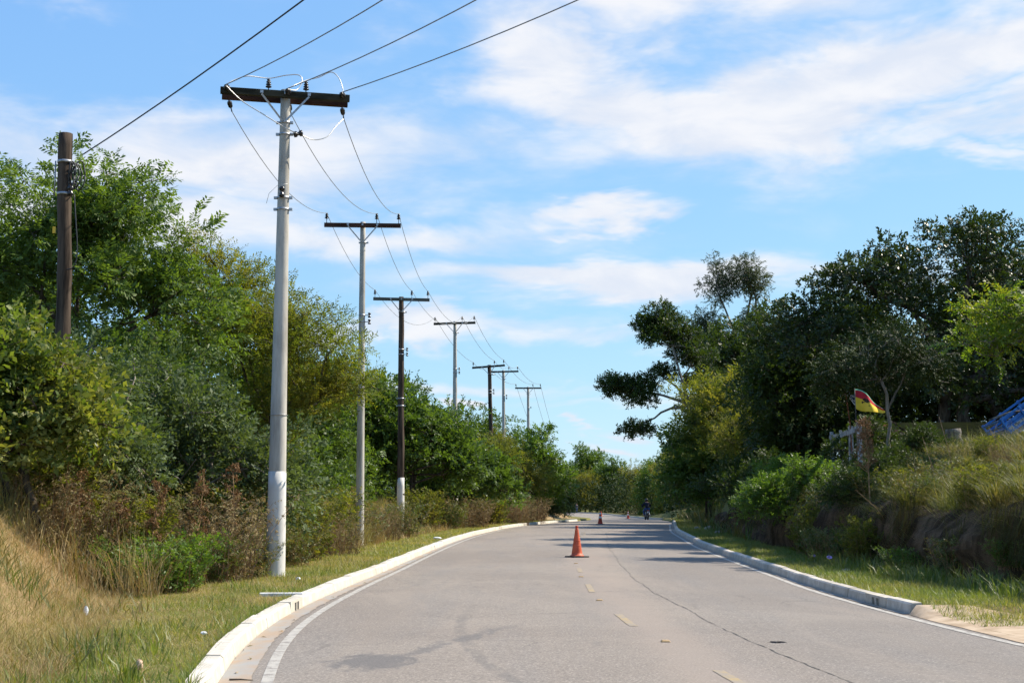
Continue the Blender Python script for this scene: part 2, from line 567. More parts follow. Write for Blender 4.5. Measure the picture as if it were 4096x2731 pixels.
    ad = gr.n('ShaderNodeVectorMath', operation='MULTIPLY_ADD')
    gr.l(wv_, ad.inputs[0])
    ad.inputs[1].default_value = (0.5, 0.5, 0.0)
    gr.l(P, ad.inputs[2])
    gr.l(ad.outputs[0], cr.inputs['Vector'])
    where = gr.step(gr.noise(P, 0.28, 3, 0.5), 0.47, 0.60)
    crk = gr.m('MULTIPLY', gr.step(cr.outputs['Distance'], 0.018, 0.004), where)
    c = gr.mix(gr.m('MULTIPLY', crk, 0.35), c, (0.09, 0.083, 0.075))
    h = gr.m('ADD', gr.m('MULTIPLY', fine, 0.6), gr.m('MULTIPLY', agg.outputs['Distance'], 0.5))
    finish(gr, c, 0.88, 0.22, h, 0.55, 0.006)
    return m


M['asphalt'] = asphalt()


def kerb_mat(name, c1, c2, dirt, sc=5.0):
    m, gr = material(name)
    t = gr.n('ShaderNodeTexCoord')
    geo = gr.n('ShaderNodeNewGeometry')
    oi = gr.n('ShaderNodeObjectInfo')
    P = geo.outputs['Position']
    n = gr.noise(P, sc, 6, 0.65)
    n2 = gr.noise(P, 1.3, 4, 0.6)
    c = gr.mix(gr.step(n, 0.35, 0.65), c1, c2)
    c = gr.mix(gr.m('MULTIPLY', oi.outputs['Random'], 0.30), c, dirt)
    sp = gr.n('ShaderNodeSeparateXYZ')
    gr.l(t.outputs['Object'], sp.inputs[0])
    low = gr.step(sp.outputs[2], 0.06, 0.0)
    k = gr.m('MULTIPLY', gr.m('MAXIMUM', gr.step(n2, 0.54, 0.72), gr.m('MULTIPLY', low, 0.5)), gr.step(n, 0.3, 0.6))
    c = gr.mix(gr.m('MULTIPLY', k, 0.75), c, dirt)
    finish(gr, c, 0.8, 0.2, n, 0.4, 0.008)
    return m


M['kerb_white'] = kerb_mat('whitewashed_kerb', (0.46, 0.43, 0.37), (0.58, 0.55, 0.485), (0.42, 0.36, 0.28))
M['kerb_conc'] = kerb_mat('concrete_kerb', (0.44, 0.395, 0.325), (0.59, 0.54, 0.46), (0.24, 0.21, 0.165))


def paint_mat(name, col, bare, lo, hi):
    m, gr = material(name)
    t = gr.n('ShaderNodeTexCoord')
    n = gr.noise(t.outputs['Object'], 7, 6, 0.7)
    n2 = gr.noise(t.outputs['Object'], 45, 3, 0.7)
    f = gr.step(gr.m('ADD', gr.m('MULTIPLY', n, 0.7), gr.m('MULTIPLY', n2, 0.3)), lo, hi)
    finish(gr, gr.mix(f, bare, col), 0.75, 0.25, n2, 0.3, 0.004)
    return m


M['line_white'] = paint_mat('worn_white_line', (0.40, 0.375, 0.33), (0.21, 0.19, 0.17), 0.38, 0.54)
M['line_yellow'] = paint_mat('worn_yellow_line', (0.37, 0.265, 0.115), (0.262, 0.224, 0.180), 0.42, 0.66)
M['gutter'] = simple('sandy_gutter', (0.34, 0.26, 0.19), (0.30, 0.29, 0.27), 2.2, 0.95, 0.1, (1, 0.5, 1), 0.5, 0.01)
M['tar'] = simple('dark_crack', (0.10, 0.092, 0.083), (0.205, 0.185, 0.162), 3, 0.9, 0.1, lo=0.40, hi=0.58)
M['sand'] = simple('sandy_dirt', (0.34, 0.25, 0.165), (0.48, 0.375, 0.265), 2.6, 0.95, 0.1, bstr=0.6, bdist=0.03)
M['pit'] = simple('pothole_stone', (0.03, 0.028, 0.026), (0.09, 0.082, 0.075), 26, 0.95, 0.1, bstr=0.9, bdist=0.02)


def ground_mat():
    m, gr = material('soil_and_turf')
    t = gr.n('ShaderNodeTexCoord')
    P = t.outputs['Object']
    at = gr.n('ShaderNodeAttribute', attribute_name='zone')
    n = gr.noise(P, 1.6, 6, 0.65)
    n2 = gr.noise(P, 11, 5, 0.7)
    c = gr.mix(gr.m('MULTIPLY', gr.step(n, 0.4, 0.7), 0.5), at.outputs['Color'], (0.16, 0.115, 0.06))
    c = gr.mix(gr.m('MULTIPLY', gr.step(n2, 0.48, 0.75), 0.5), c, (0.06, 0.055, 0.022))
    finish(gr, c, 0.95, 0.05, n2, 0.8, 0.05)
    return m


M['ground'] = ground_mat()


def bank_mat():
    m, gr = material('cut_earth')
    t = gr.n('ShaderNodeTexCoord')
    P = t.outputs['Object']
    n = gr.noise(gr.scale(P, (1, 1, 0.3)), 2.2, 6, 0.65, 0.4)
    n2 = gr.noise(P, 10, 5, 0.7)
    c = gr.mix(gr.step(n, 0.36, 0.66), (0.040, 0.027, 0.017), (0.150, 0.102, 0.064))
    c = gr.mix(gr.m('MULTIPLY', gr.step(n2, 0.5, 0.72), 0.6), c, (0.028, 0.021, 0.013))
    finish(gr, c, 0.95, 0.05, n2, 0.9, 0.06)
    return m


M['bank'] = bank_mat()

# leaves of the various kinds
M['lf_ash'] = leaf_mat('leaf_ash', (0.046, 0.084, 0.017), (0.150, 0.215, 0.048), None, 0.36, 0.5, 0.25)
M['lf_acacia'] = leaf_mat('leaf_acacia', (0.065, 0.092, 0.016), (0.180, 0.205, 0.040), (0.185, 0.165, 0.032), 0.46, 0.6, 0.2)
M['lf_bush'] = leaf_mat('leaf_yellowgreen', (0.052, 0.090, 0.018), (0.155, 0.205, 0.046), (0.20, 0.200, 0.055), 0.36, 0.48, 0.30)
M['lf_grey'] = leaf_mat('leaf_greygreen', (0.048, 0.075, 0.028), (0.130, 0.168, 0.072), None, 0.28, 0.6, 0.2)
M['lf_mid'] = leaf_mat('leaf_midgreen', (0.036, 0.072, 0.014), (0.118, 0.178, 0.038), None, 0.36, 0.5, 0.28)
M['lf_bright'] = leaf_mat('leaf_bright', (0.045, 0.095, 0.014), (0.135, 0.205, 0.040), None, 0.38, 0.48, 0.32)
M['lf_olive'] = leaf_mat('leaf_olive', (0.055, 0.074, 0.014), (0.160, 0.172, 0.036), (0.19, 0.165, 0.040), 0.42, 0.6, 0.2)
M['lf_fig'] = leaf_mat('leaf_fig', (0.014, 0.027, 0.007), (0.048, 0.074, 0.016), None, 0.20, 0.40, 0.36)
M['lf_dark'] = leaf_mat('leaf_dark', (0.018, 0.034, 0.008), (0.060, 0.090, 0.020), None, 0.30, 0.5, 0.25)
M['lf_shaded'] = leaf_mat('leaf_painted_shade', (0.014, 0.026, 0.007), (0.045, 0.068, 0.016), None, 0.10, 0.6, 0.15)  # darker copy of the dark leaf, deep shade painted into its colour
M['lf_euc'] = leaf_mat('leaf_eucalyptus', (0.026, 0.040, 0.016), (0.085, 0.105, 0.046), None, 0.28, 0.5, 0.3)
M['lf_lime'] = leaf_mat('leaf_lime', (0.065, 0.120, 0.014), (0.145, 0.215, 0.030), (0.21, 0.20, 0.03), 0.44, 0.5)
M['lf_dry'] = leaf_mat('leaf_dry', (0.135, 0.100, 0.052), (0.36, 0.285, 0.160), (0.16, 0.165, 0.055), 0.25, 0.8, 0.1, tcol=(1.2, 1.0, 0.7))
M['lf_rust'] = leaf_mat('seed_head_rust', (0.12, 0.065, 0.032), (0.27, 0.17, 0.09), None, 0.2, 0.85, 0.1, tcol=(1.2, 1.0, 0.7))
M['gr_green'] = leaf_mat('grass_green', (0.120, 0.150, 0.034), (0.260, 0.280, 0.075), (0.36, 0.29, 0.13), 0.35, 0.55, 0.25, 0.8)
M['gr_lush'] = leaf_mat('grass_lush', (0.075, 0.115, 0.024), (0.175, 0.225, 0.058), (0.21, 0.20, 0.075), 0.38, 0.45, 0.35, 0.8)
M['gr_straw'] = leaf_mat('grass_straw', (0.27, 0.195, 0.095), (0.52, 0.40, 0.22), (0.24, 0.235, 0.075), 0.30, 0.7, 0.2, 0.9, tcol=(1.3, 1.15, 0.7))
M['gr_tall'] = leaf_mat('grass_tall', (0.050, 0.068, 0.020), (0.150, 0.160, 0.055), (0.26, 0.20, 0.11), 0.35, 0.55, 0.3, 0.9)
M['gr_root'] = leaf_mat('hanging_roots', (0.030, 0.024, 0.012), (0.105, 0.080, 0.042), (0.07, 0.075, 0.025), 0.2, 0.8, 0.1, 0.9)
M['gr_weed'] = leaf_mat('weed_leaf', (0.050, 0.082, 0.020), (0.135, 0.170, 0.048), (0.20, 0.135, 0.06), 0.30, 0.5, 0.3, 1.1)

# ------------------------------------------------------------------ lie of the land
_YT = np.arange(-60, 206.01, 0.25)


def smooth_table(pts, width):
    y = np.array([p[0] for p in pts], float)
    x = np.array([p[1] for p in pts], float)
    # cubic Hermite through the points
    mm = np.gradient(x, y)
    i = np.clip(np.searchsorted(y, _YT) - 1, 0, len(y) - 2)
    h = y[i + 1] - y[i]
    t = np.clip((_YT - y[i]) / h, 0, 1)
    r = (2 * t**3 - 3 * t**2 + 1) * x[i] + (t**3 - 2 * t**2 + t) * h * mm[i] + (-2 * t**3 + 3 * t**2) * x[i + 1] + (t**3 - t**2) * h * mm[i + 1]
    k = int(width / 0.25)
    ker = np.hanning(2 * k + 1)
    ker /= ker.sum()
    return np.convolve(np.pad(r, k, mode='edge'), ker, mode='valid')


_L = smooth_table([(-60, 45), (-30, 17), (-12, 5.2), (-4, 1.6), (0, 0.2), (5, -1.35), (11.05, -2.43), (13.3, -2.71), (16.5, -2.92), (18.8, -2.95), (22, -2.89), (27, -2.72),
                   (34, -2.55), (44, -2.25), (54.5, -1.74), (64, -0.95), (73.8, 0.1), (82, 1.55), (98.4, 4.6), (112, 6.5), (130, 7.8), (160, 8.6), (190, 8.5), (206, 8.3)], 2.0)
_R = smooth_table([(-60, 60), (-30, 30), (-12, 15.5), (-4, 10.5), (0, 8.9), (5, 7.3), (10, 6.1), (14.2, 5.45), (18, 5.25), (22.1, 5.2), (26.4, 5.37), (31, 5.55), (36, 5.78), (42.6, 6.12),
                   (51.5, 6.84), (61.5, 7.66), (77.6, 9.5), (95, 11.5), (112, 12.7), (130, 13.7), (160, 15.7), (190, 16.3), (206, 16.2)], 2.0)


def XL(Y):
    return np.interp(Y, _YT, _L)


def XR(Y):
    return np.interp(Y, _YT, _R)


def zr(Y):
    return np.interp(Y, [-50, 78, 90, 110, 134, 160, 184, 215, 400, 3000], [0, 0, -0.03, -0.17, -0.42, -0.70, -0.86, -0.90, -0.7, 0])


def toe_r(Y):            # distance from the right road edge to the foot of the cut bank
    return np.interp(Y, [0, 18, 25, 32, 45, 60, 90], [3.2, 2.45, 2.2, 1.9, 1.9, 1.7, 1.6]) + 0.9 * fbm(np.asarray(Y, float) * 0.40, 3.3, 5, 3)


def gz(X, Y):
    X = np.asarray(X, float)
    Y = np.asarray(Y, float)
    z = zr(Y)
    oL = XL(Y) - X
    oR = X - XR(Y)
    # left verge, mound and bank
    t0 = np.interp(Y, [0, 10, 14, 18, 22, 30, 40, 60, 120], [1.2, 1.35, 1.7, 2.5, 3.0, 2.4, 2.0, 1.7, 1.7])
    hb = np.interp(Y, [0, 16, 22, 30, 45, 80, 140, 190], [1.55, 1.55, 1.25, 1.0, 1.0, 1.1, 0.8, 0.0])
    fade = 1 - sstep(Y, 130, 195)
    hl = 0.125 + hb * sstep(oL, t0, t0 + 2.4) + fade * 0.10 * np.clip(oL - t0 - 1.2, 0, 12)
    hl = hl + 0.05 * fbm(X * 1.1, Y * 1.1, 11) * sstep(oL, 0.3, 0.9) + 0.35 * fbm(X * 0.4, Y * 0.4, 12) * sstep(oL, t0, t0 + 2)
    # right verge and bank
    kf = sstep(Y, 16.7, 17.6)
    near = sstep(Y, 12, 19)
    tr = toe_r(Y)
    f2 = near * (1 - 0.45 * sstep(Y, 60, 100)) * (1 - sstep(Y, 130, 195))
    face = 1.25 * sstep(oR, tr + 0.18, tr + 0.75) + 1.0 * sstep(oR, tr + 0.5, tr + 3.4) + 0.13 * np.clip(oR - tr - 2.5, 0, 9)
    hr = 0.02 + 0.105 * kf + f2 * face + 0.05 * fbm(X * 1.2, Y * 1.2, 21) * sstep(oR, 0.3, 0.9) + 0.4 * f2 * fbm(X * 0.45, Y * 0.45, 22) * sstep(oR, tr + .5, tr + 2.5)
    out = np.where(oL > 0.06, hl, np.where(oR > 0.06, hr, -0.10))
    out = np.where((oL <= 0.06) & (oL > -0.01), -0.03, out)
    out = np.where((oR <= 0.06) & (oR > -0.01), np.where(kf > 0.5, -0.03, -0.015), out)
    return z + out * np.where(Y > 200, 0.0, 1.0) + np.where(Y > 200, -0.10, 0.0)


def gz1(x, y):
    return float(gz(np.array([x]), np.array([y]))[0])


def build_ground():
    offs = np.concatenate([[0.02, 0.12], np.arange(0.3, 9.01, 0.22), 9 + np.cumsum(0.35 * 1.22 ** np.arange(36))])
    offs = offs[offs < 2200]
    Y = np.concatenate([-np.cumsum(1.2 * 1.25 ** np.arange(22))[::-1], np.arange(0, 46, 0.3), np.arange(46, 110, 0.7), np.arange(110, 206, 2.0), 206 + np.cumsum(3 * 1.12 ** np.arange(44))])
    cols = []
    yl, yr = XL(Y), XR(Y)
    for o in offs[::-1]:
        cols.append(yl - o)
    cols.append(yl + 0.03)
    for t in (0.25, 0.5, 0.75):
        cols.append(yl + (yr - yl) * t)
    cols.append(yr - 0.03)
    for o in offs:
        cols.append(yr + o)
    X = np.stack(cols, 1)
    YY = np.repeat(Y[:, None], X.shape[1], 1)
    Z = gz(X, YY)
    nr, nc = X.shape
    v = np.stack([X, YY, Z], -1).reshape(-1, 3)
    idx = np.arange(nr * nc).reshape(nr, nc)
    f = np.stack([idx[:-1, :-1], idx[:-1, 1:], idx[1:, 1:], idx[1:, :-1]], -1).reshape(-1, 4)
    me = np_mesh('ground', v, [f], smooth=True)
    # what grows or lies where: straw slope, green verge, bare earth
    oL = yl[:, None] - X
    oR = X - yr[:, None]
    straw = np.array([0.30, 0.21, 0.11])
    green = np.array([0.17, 0.165, 0.055])
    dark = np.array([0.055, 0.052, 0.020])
    earth = np.array([0.26, 0.18, 0.11])
    w_s = sstep(oL, 1.2, 2.2)
    c = green[None, None] * (1 - w_s[..., None]) + straw * w_s[..., None]
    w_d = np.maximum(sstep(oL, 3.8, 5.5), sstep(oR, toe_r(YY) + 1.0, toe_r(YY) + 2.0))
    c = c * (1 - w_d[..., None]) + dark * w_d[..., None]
    w_e = sstep(oR, -1, 0.2) * sstep(YY, 18.2, 16.8)
    c = c * (1 - w_e[..., None]) + earth * w_e[..., None]
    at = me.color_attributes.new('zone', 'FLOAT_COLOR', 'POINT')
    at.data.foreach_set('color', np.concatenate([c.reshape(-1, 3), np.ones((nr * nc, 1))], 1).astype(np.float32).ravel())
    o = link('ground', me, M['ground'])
    tag(o, kind='structure')
    return o


build_ground()

# ------------------------------------------------------------------ road
FAR = [((8.3, 206), (16.2, 206)), ((7.9, 214), (16.0, 217)), ((6.6, 223), (15.2, 231)), ((3.4, 232), (12.4, 243)), ((-4, 240), (5.5, 251)), ((-16, 245), (-9, 257)), ((-60, 251), (-56, 264)), ((-140, 256), (-138, 270))]
POT = (2.73, 13.77)


def build_road():
    ys = np.concatenate([np.arange(-40, 0, 2.0), np.arange(0, 12.999, 0.5), [13.0, 13.47, 14.07, 14.5], np.arange(15, 110, 0.5), np.arange(110, 206, 2.0)])
    prs = [((float(XL(y)), y), (float(XR(y)), y)) for y in ys] + FAR
    mb = MB()
    rows = []
    cuts = [0, .12, .25, .37, .5]
    for (l, r) in prs:
        row = []
        ts = [0, .1, .2, .3, .4, .5, .6, .7, .8, .9, 1.0]
        xs = [l[0] + (r[0] - l[0]) * t for t in ts]
        yy = [l[1] + (r[1] - l[1]) * t for t in ts]
        if 12.9 < l[1] < 14.6:      # two columns framing the pothole
            for k in range(len(ts)):
                if abs(xs[k] - POT[0]) < 0.42:
                    pass
        for t, x, y in zip(ts, xs, yy):
            crown = 0.045 * (1 - (2 * t - 1) ** 2)
            row.append(len(mb.v))
            mb.v.append((x, y, float(zr(y)) + crown))
        rows.append((l[1], row))
    hole = None
    for (ya, a), (yb, b) in zip(rows[:-1], rows[1:]):
        for k in range(len(a) - 1):
            xa, xb = mb.v[a[k]][0], mb.v[a[k + 1]][0]
            if ya < POT[1] < yb and xa < POT[0] < xb:
                hole = (a[k], a[k + 1], b[k + 1], b[k])
                continue
            mb.f.append((a[k], a[k + 1], b[k + 1], b[k]))
            mb.mi.append(0)
            mb.sm.append(True)
    # the pothole: a jagged rim let into the surface
    rng = random.Random(4)
    n = 16
    corners = [Vector(mb.v[i]) for i in hole]
    outer = []
    zc = sum(c.z for c in corners) / 4
    loop_o = []
    for s in range(4):
        p, q = corners[s], corners[(s + 1) % 4]
        for k in range(4):
            if k == 0:
                loop_o.append(hole[s])
            else:
                loop_o.append(len(mb.v))
                mb.v.append(tuple(p.lerp(q, k / 4)))
    rim, low = [], []
    for k in range(n):
        p = Vector(mb.v[loop_o[k]])
        a = math.atan2(p.y - POT[1], p.x - POT[0])
        r = rng.uniform(0.55, 1.25)
        x, y = POT[0] + 0.095 * r * math.cos(a), POT[1] + 0.13 * r * math.sin(a)
        rim.append(len(mb.v))
        mb.v.append((x, y, zc + 0.004))
        low.append(len(mb.v))
        mb.v.append((POT[0] + 0.075 * r * math.cos(a), POT[1] + 0.10 * r * math.sin(a), zc - 0.035))
    cen = len(mb.v)
    mb.v.append((POT[0], POT[1], zc - 0.04))
    for k in range(n):
        k2 = (k + 1) % n
        for f, mi in (((loop_o[k], loop_o[k2], rim[k2], rim[k]), 0), ((rim[k], rim[k2], low[k2], low[k]), 1), ((low[k], low[k2], cen), 1)):
            mb.f.append(f)
            mb.mi.append(mi)
            mb.sm.append(False)
    o = mb.build('road', [M['asphalt'], M['pit']])
    tag(o, kind='structure')
    return o


def crown_z(x, y):
    l, r = float(XL(y)), float(XR(y))
    t = (x - l) / (r - l)
    return float(zr(y)) + 0.045 * (1 - (2 * t - 1) ** 2)


road = build_road()


def strip(name, fa, fb, ys, mat, lift=0.004, parent=None, jag=0.0, seed=1):
    rng = random.Random(seed)
    mb = MB()
    prev = None
    for y in ys:
        a, b = fa(y) + rng.uniform(-jag, jag), fb(y) + rng.uniform(-jag, jag)
        i = len(mb.v)
        mb.v.append((a, y, crown_z(a, y) + lift))
        mb.v.append((b, y, crown_z(b, y) + lift))
        if prev is not None:
            mb.f.append((prev, prev + 1, i + 1, i))
            mb.mi.append(0)
            mb.sm.append(True)
        prev = i
    return mb.build(name, mat, parent)


YS = np.concatenate([np.arange(-6, 60, 0.4), np.arange(60, 112, 1.0)])
lo_f = lambda y: float(np.interp(y, [0, 10, 18, 26, 60], [0.36, 0.36, 0.31, 0.24, 0.2]))
o = strip('edge_line', lambda y: XL(y) + lo_f(y), lambda y: XL(y) + lo_f(y) + 0.105, YS, M['line_white'], 0.004, road)
o = strip('edge_line', lambda y: XR(y) - 0.26, lambda y: XR(y) - 0.15, np.arange(-2, 84, 0.5), M['line_white'], 0.004, road)
strip('gutter', lambda y: XL(y) + 0.0, lambda y: XL(y) + lo_f(y) * 0.72, np.concatenate([np.arange(-6, 60, 0.22), np.arange(60, 110, 1)]), M['gutter'], 0.0075, road, 0.02, 5)
strip('gutter', lambda y: XR(y) - 0.10, lambda y: XR(y) + 0.02, np.arange(17.6, 84, 0.3), M['gutter'], 0.0075, road, 0.02, 6)
for i, (y0, y1) in enumerate([(9.9, 11.6), (15.5, 17.2), (21.1, 23.1), (26.9, 28.6), (38.2, 40.0), (43.8, 45.6), (49.4, 51.2), (55, 56.8)]):
    cx = lambda y: float(np.interp(y, [0, 11.65, 15.6, 17.2, 21.2, 28, 34, 50, 80], [2.6, 1.76, 1.41, 1.36, 1.28, 1.42, 1.67, 2.5, 5.4]))
    strip('centre_dash', lambda y: cx(y) - 0.05, lambda y: cx(y) + 0.05, np.arange(y0, y1 + 0.01, 0.2), M['line_yellow'], 0.004, road, 0.004, i)
# the long wandering seam crack of the right lane
crx = lambda y: float(np.interp(y, [9, 10.8, 13, 15, 17.4, 21, 26, 33, 43, 60, 75], [3.05, 2.72, 2.55, 2.42, 2.36, 2.27, 2.30, 2.62, 3.1, 4.3, 6.1])) + 0.10 * float(fbm(np.array([y * 0.9]), np.array([1.5]), 31, 3)[0])
strip('seam_crack', lambda y: crx(y) - 0.006, lambda y: crx(y) + 0.006, np.arange(9, 75, 0.12), M['tar'], 0.004, road, 0.0075, 8)


# sandy shoulder where the right kerb ends
def build_shoulder():
    mb = MB()
    rows = []
    for y in np.arange(4, 17.7, 0.3):
        row = []
        w = float(np.interp(y, [4, 12, 15.5, 17.2, 18.3], [6.5, 4.2, 2.6, 1.1, 0.5])) + 0.7 * float(fbm(np.array([y * 0.7]), np.array([9.1]), 41)[0])
        for k in range(9):
            x = float(XR(y)) - 0.06 + w * k / 8 + (0.10 * float(fbm(np.array([y * 1.9]), np.array([k * 3.1]), 44)[0]) if k == 0 else 0)
            gzz = gz1(max(x, float(XR(y)) + 0.08), y)
            z = max(gzz, float(zr(y)) + 0.004) + (0.012 if k < 8 else -0.03)
            if k == 0:
                z = crown_z(x, y) + 0.006
            row.append(len(mb.v))
            mb.v.append((x, y, z))
        rows.append(row)
    for a, b in zip(rows[:-1], rows[1:]):
        for k in range(8):
            mb.f.append((a[k], a[k + 1], b[k + 1], b[k]))
            mb.mi.append(0)
            mb.sm.append(True)
    tag(mb.build('dirt_shoulder', M['sand']), kind='structure')


build_shoulder()


# ------------------------------------------------------------------ kerbs of single stones
def stone_mesh(name, flip, L=0.978, h=0.155, drain=False, bot=-0.08):
    """stone along +Y, road side at x=0, body towards -x (left kerb) or +x (right kerb)"""
    s = 1 if flip else -1
    mb = MB()
    prof = [(0.0, bot), (0.0, 0.02), (0.018, h - 0.022), (0.042, h), (0.165, h + 0.004), (0.175, h - 0.02), (0.175, bot)]
    if not drain:
        ends = [-L / 2, -L / 2 + 0.01, L / 2 - 0.01, L / 2]
        for y in ends:
            sh = 0.006 if abs(y) > L / 2 - 0.005 else 0
            for (x, z) in prof:
                mb.v.append((s * min(max(x + sh, 0), 0.172), y, z - (sh if z > 0 else 0)))
        n = len(prof)
        for i in range(3):
            for k in range(n - 1):
                mb.f.append((i * n + k, i * n + k + 1, (i + 1) * n + k + 1, (i + 1) * n + k))
        mb.f.append(tuple(range(n)))
        mb.f.append(tuple(reversed(range(3 * n, 4 * n))))
        mb.mi = [0] * len(mb.f)
        mb.sm = [False] * len(mb.f)
    else:
        # front wall with two openings, roof and back, so that the holes are real
        t = 0.05
        ys = [-L / 2, -0.17, -0.03, 0.03, 0.17, L / 2]
        for a, b, op in zip(ys[:-1], ys[1:], (0, 1, 0, 1, 0)):
            if not op:
                mb.box((s * t / 2, (a + b) / 2, (bot + h - 0.035) / 2), (t, b - a, h - 0.035 - bot))
            else:
                mb.box((s * t / 2, (a + b) / 2, (bot + 0.0) / 2), (t, b - a, 0 - bot))
        mb.box((s * 0.0875, 0, h - 0.016), (0.175, L, 0.036))
        mb.box((s * 0.16, 0, (bot + h - 0.036) / 2), (0.03, L, h - 0.036 - bot))
        mb.box((s * 0.10, -L / 2 + 0.01, (bot + h - .037) / 2), (0.09, 0.02, h - .038 - bot))
        mb.box((s * 0.10, L / 2 - 0.01, (bot + h - .037) / 2), (0.09, 0.02, h - .038 - bot))
    me = bpy.data.meshes.new(name)
    me.from_pydata(mb.v, [], mb.f)
    me.update()
    return me


def lay_kerb(name, edge, y0, y1, flip, mat, drains, label):
    root = empty(name)
    tag(root, kind='structure')
    plain = stone_mesh('kerb_stone', flip)
    plain.materials.append(mat)
    hole = stone_mesh('drain_stone', flip, drain=True)
    hole.materials.append(mat)
    y = y0
    rng = random.Random(7 if flip else 9)
    while y < y1:
        x = float(edge(y))
        # next point one metre along
        yn = y + 1.0
        for _ in range(4):
            xn = float(edge(yn))
            d = math.hypot(xn - x, yn - y)
            yn = y + (yn - y) / d
        xn = float(edge(yn))
        my, mx = (y + yn) / 2, (x + xn) / 2
        isd = any(abs(my - q) < 0.5 for q in drains)
        o = bpy.data.objects.new('drain_stone' if isd else 'kerb_stone', hole if isd else plain)
        COL.objects.link(o)
        o.parent = root
        o.location = (mx, my, float(zr(my)) + rng.uniform(-0.012, 0.006))
        ang = -math.atan2(xn - x, yn - y)
        o.rotation_euler = ((float(zr(yn)) - float(zr(y))), rng.uniform(-0.02, 0.02), ang + rng.uniform(-0.012, 0.012))
        y = yn
    return root


lay_kerb('kerb_left', XL, 1.0, 101, False, M['kerb_white'], (18.4,), '')
lay_kerb('kerb_right', XR, 17.6, 92, True, M['kerb_conc'], (18.6,), '')


def far_kerb():
    pts = [(float(XR(y)), y) for y in np.arange(112, 206, 3.0)] + [r for (_, r) in FAR]
    mb = MB()
    for a, b in zip(pts[:-1], pts[1:]):
        za, zb = float(zr(a[1])), float(zr(b[1]))
        mb.bar((a[0] + 0.1, a[1] + 0.05, za + 0.06), (b[0] + 0.1, b[1] + 0.05, zb + 0.06), 0.2, 0.24)
    tag(mb.build('kerb_far', M['kerb_conc']), kind='structure')


far_kerb()


# ------------------------------------------------------------------ cut earth bank on the right
def build_bank():
    ys = np.arange(16.5, 62, 0.11)
    prof = [(0.02, -0.10), (0.06, 0.08), (0.12, 0.30), (0.17, 0.55), (0.21, 0.80), (0.25, 1.02), (0.34, 1.20), (0.60, 1.36), (1.0, 1.40)]
    P = np.array(prof)
    n = len(prof)
    V = np.zeros((len(ys), n, 3))
    tr = toe_r(ys)
    xr = XR(ys)
    fac = sstep(ys, 15.5, 20) * (1 - 0.5 * sstep(ys, 52, 62))
    for k in range(n):
        o_ = P[k, 0]
        z_ = P[k, 1]
        ridge = 1.3 * fbm(ys * 0.55 + 0.2 * k, k * 0.30, 51, 3) + 0.8 * np.abs(fbm(ys * 1.7, k * 0.45, 53, 3)) + 0.45 * fbm(ys * 4.0, k * 1.1, 55, 3)
        amp = math.sin(math.pi * min(max((z_ + 0.15) / 1.5, 0), 1)) * 0.55 + 0.12
        V[:, k, 0] = xr + tr + o_ + amp * (ridge - 0.12)
        V[:, k, 1] = ys + 0.10 * fbm(ys * 2.3, k * 0.9, 58, 3)
        V[:, k, 2] = zr(ys) + 0.12 + z_ * fac + 0.55 * fbm(ys * 0.5, 7.7, 59, 3) * (k > 4)
    idx = np.arange(len(ys) * n).reshape(len(ys), n)
    f = np.stack([idx[:-1, :-1], idx[:-1, 1:], idx[1:, 1:], idx[1:, :-1]], -1).reshape(-1, 4)
    me = np_mesh('earth_bank', V.reshape(-1, 3), [f], smooth=True)
    tag(link('earth_bank', me, M['bank']), kind='structure')


build_bank()
#NEXT

# ------------------------------------------------------------------ utility poles and wires
INS = (-1.08, 0.42, 1.08)


def insulator(parent, x, y, z, s=1.0, M4=None):
    mb = MB()
    mb.lathe([(0.010, -0.14), (0.010, -0.01), (0.030, 0.0), (0.060, 0.012), (0.060, 0.028), (0.032, 0.036), (0.032, 0.052), (0.054, 0.060), (0.054, 0.076),
              (0.030, 0.084), (0.030, 0.100), (0.048, 0.108), (0.048, 0.124), (0.028, 0.130), (0.028, 0.146), (0.036, 0.152), (0.036, 0.172), (0.016, 0.178)], 10)
    mb.v = [(a * s, b * s, c * s) for a, b, c in mb.v]
    o = mb.build('insulator', M['porcelain'], parent, (x, y, z))
    return o


def strap(parent, z, r, ears=True, name='strap'):
    mb = MB()
    mb.lathe([(r + 0.002, -0.022), (r + 0.009, -0.022), (r + 0.009, 0.022), (r + 0.002, 0.022)], 14)
    if ears:
        mb.box((r + 0.035, -0.01, 0), (0.06, 0.05, 0.045))
        mb.box((-r - 0.035, -0.01, 0), (0.06, 0.05, 0.045))
    return mb.build(name, M['galv'], parent, (0, 0, z))


def spool_rack(parent, z, r):
    mb = MB()
    mb.tube([(r, 0, 0), (r + 0.10, 0, 0)], 0.012, 6)
    mb.lathe([(0.018, -0.075), (0.045, -0.07), (0.045, -0.035), (0.026, -0.02), (0.026, 0.02), (0.045, 0.035), (0.045, 0.07), (0.018, 0.075)], 10, (r + 0.13, 0, 0))
    return mb.build('spool_insulator', M['porcelain'], parent, (0, 0, z))


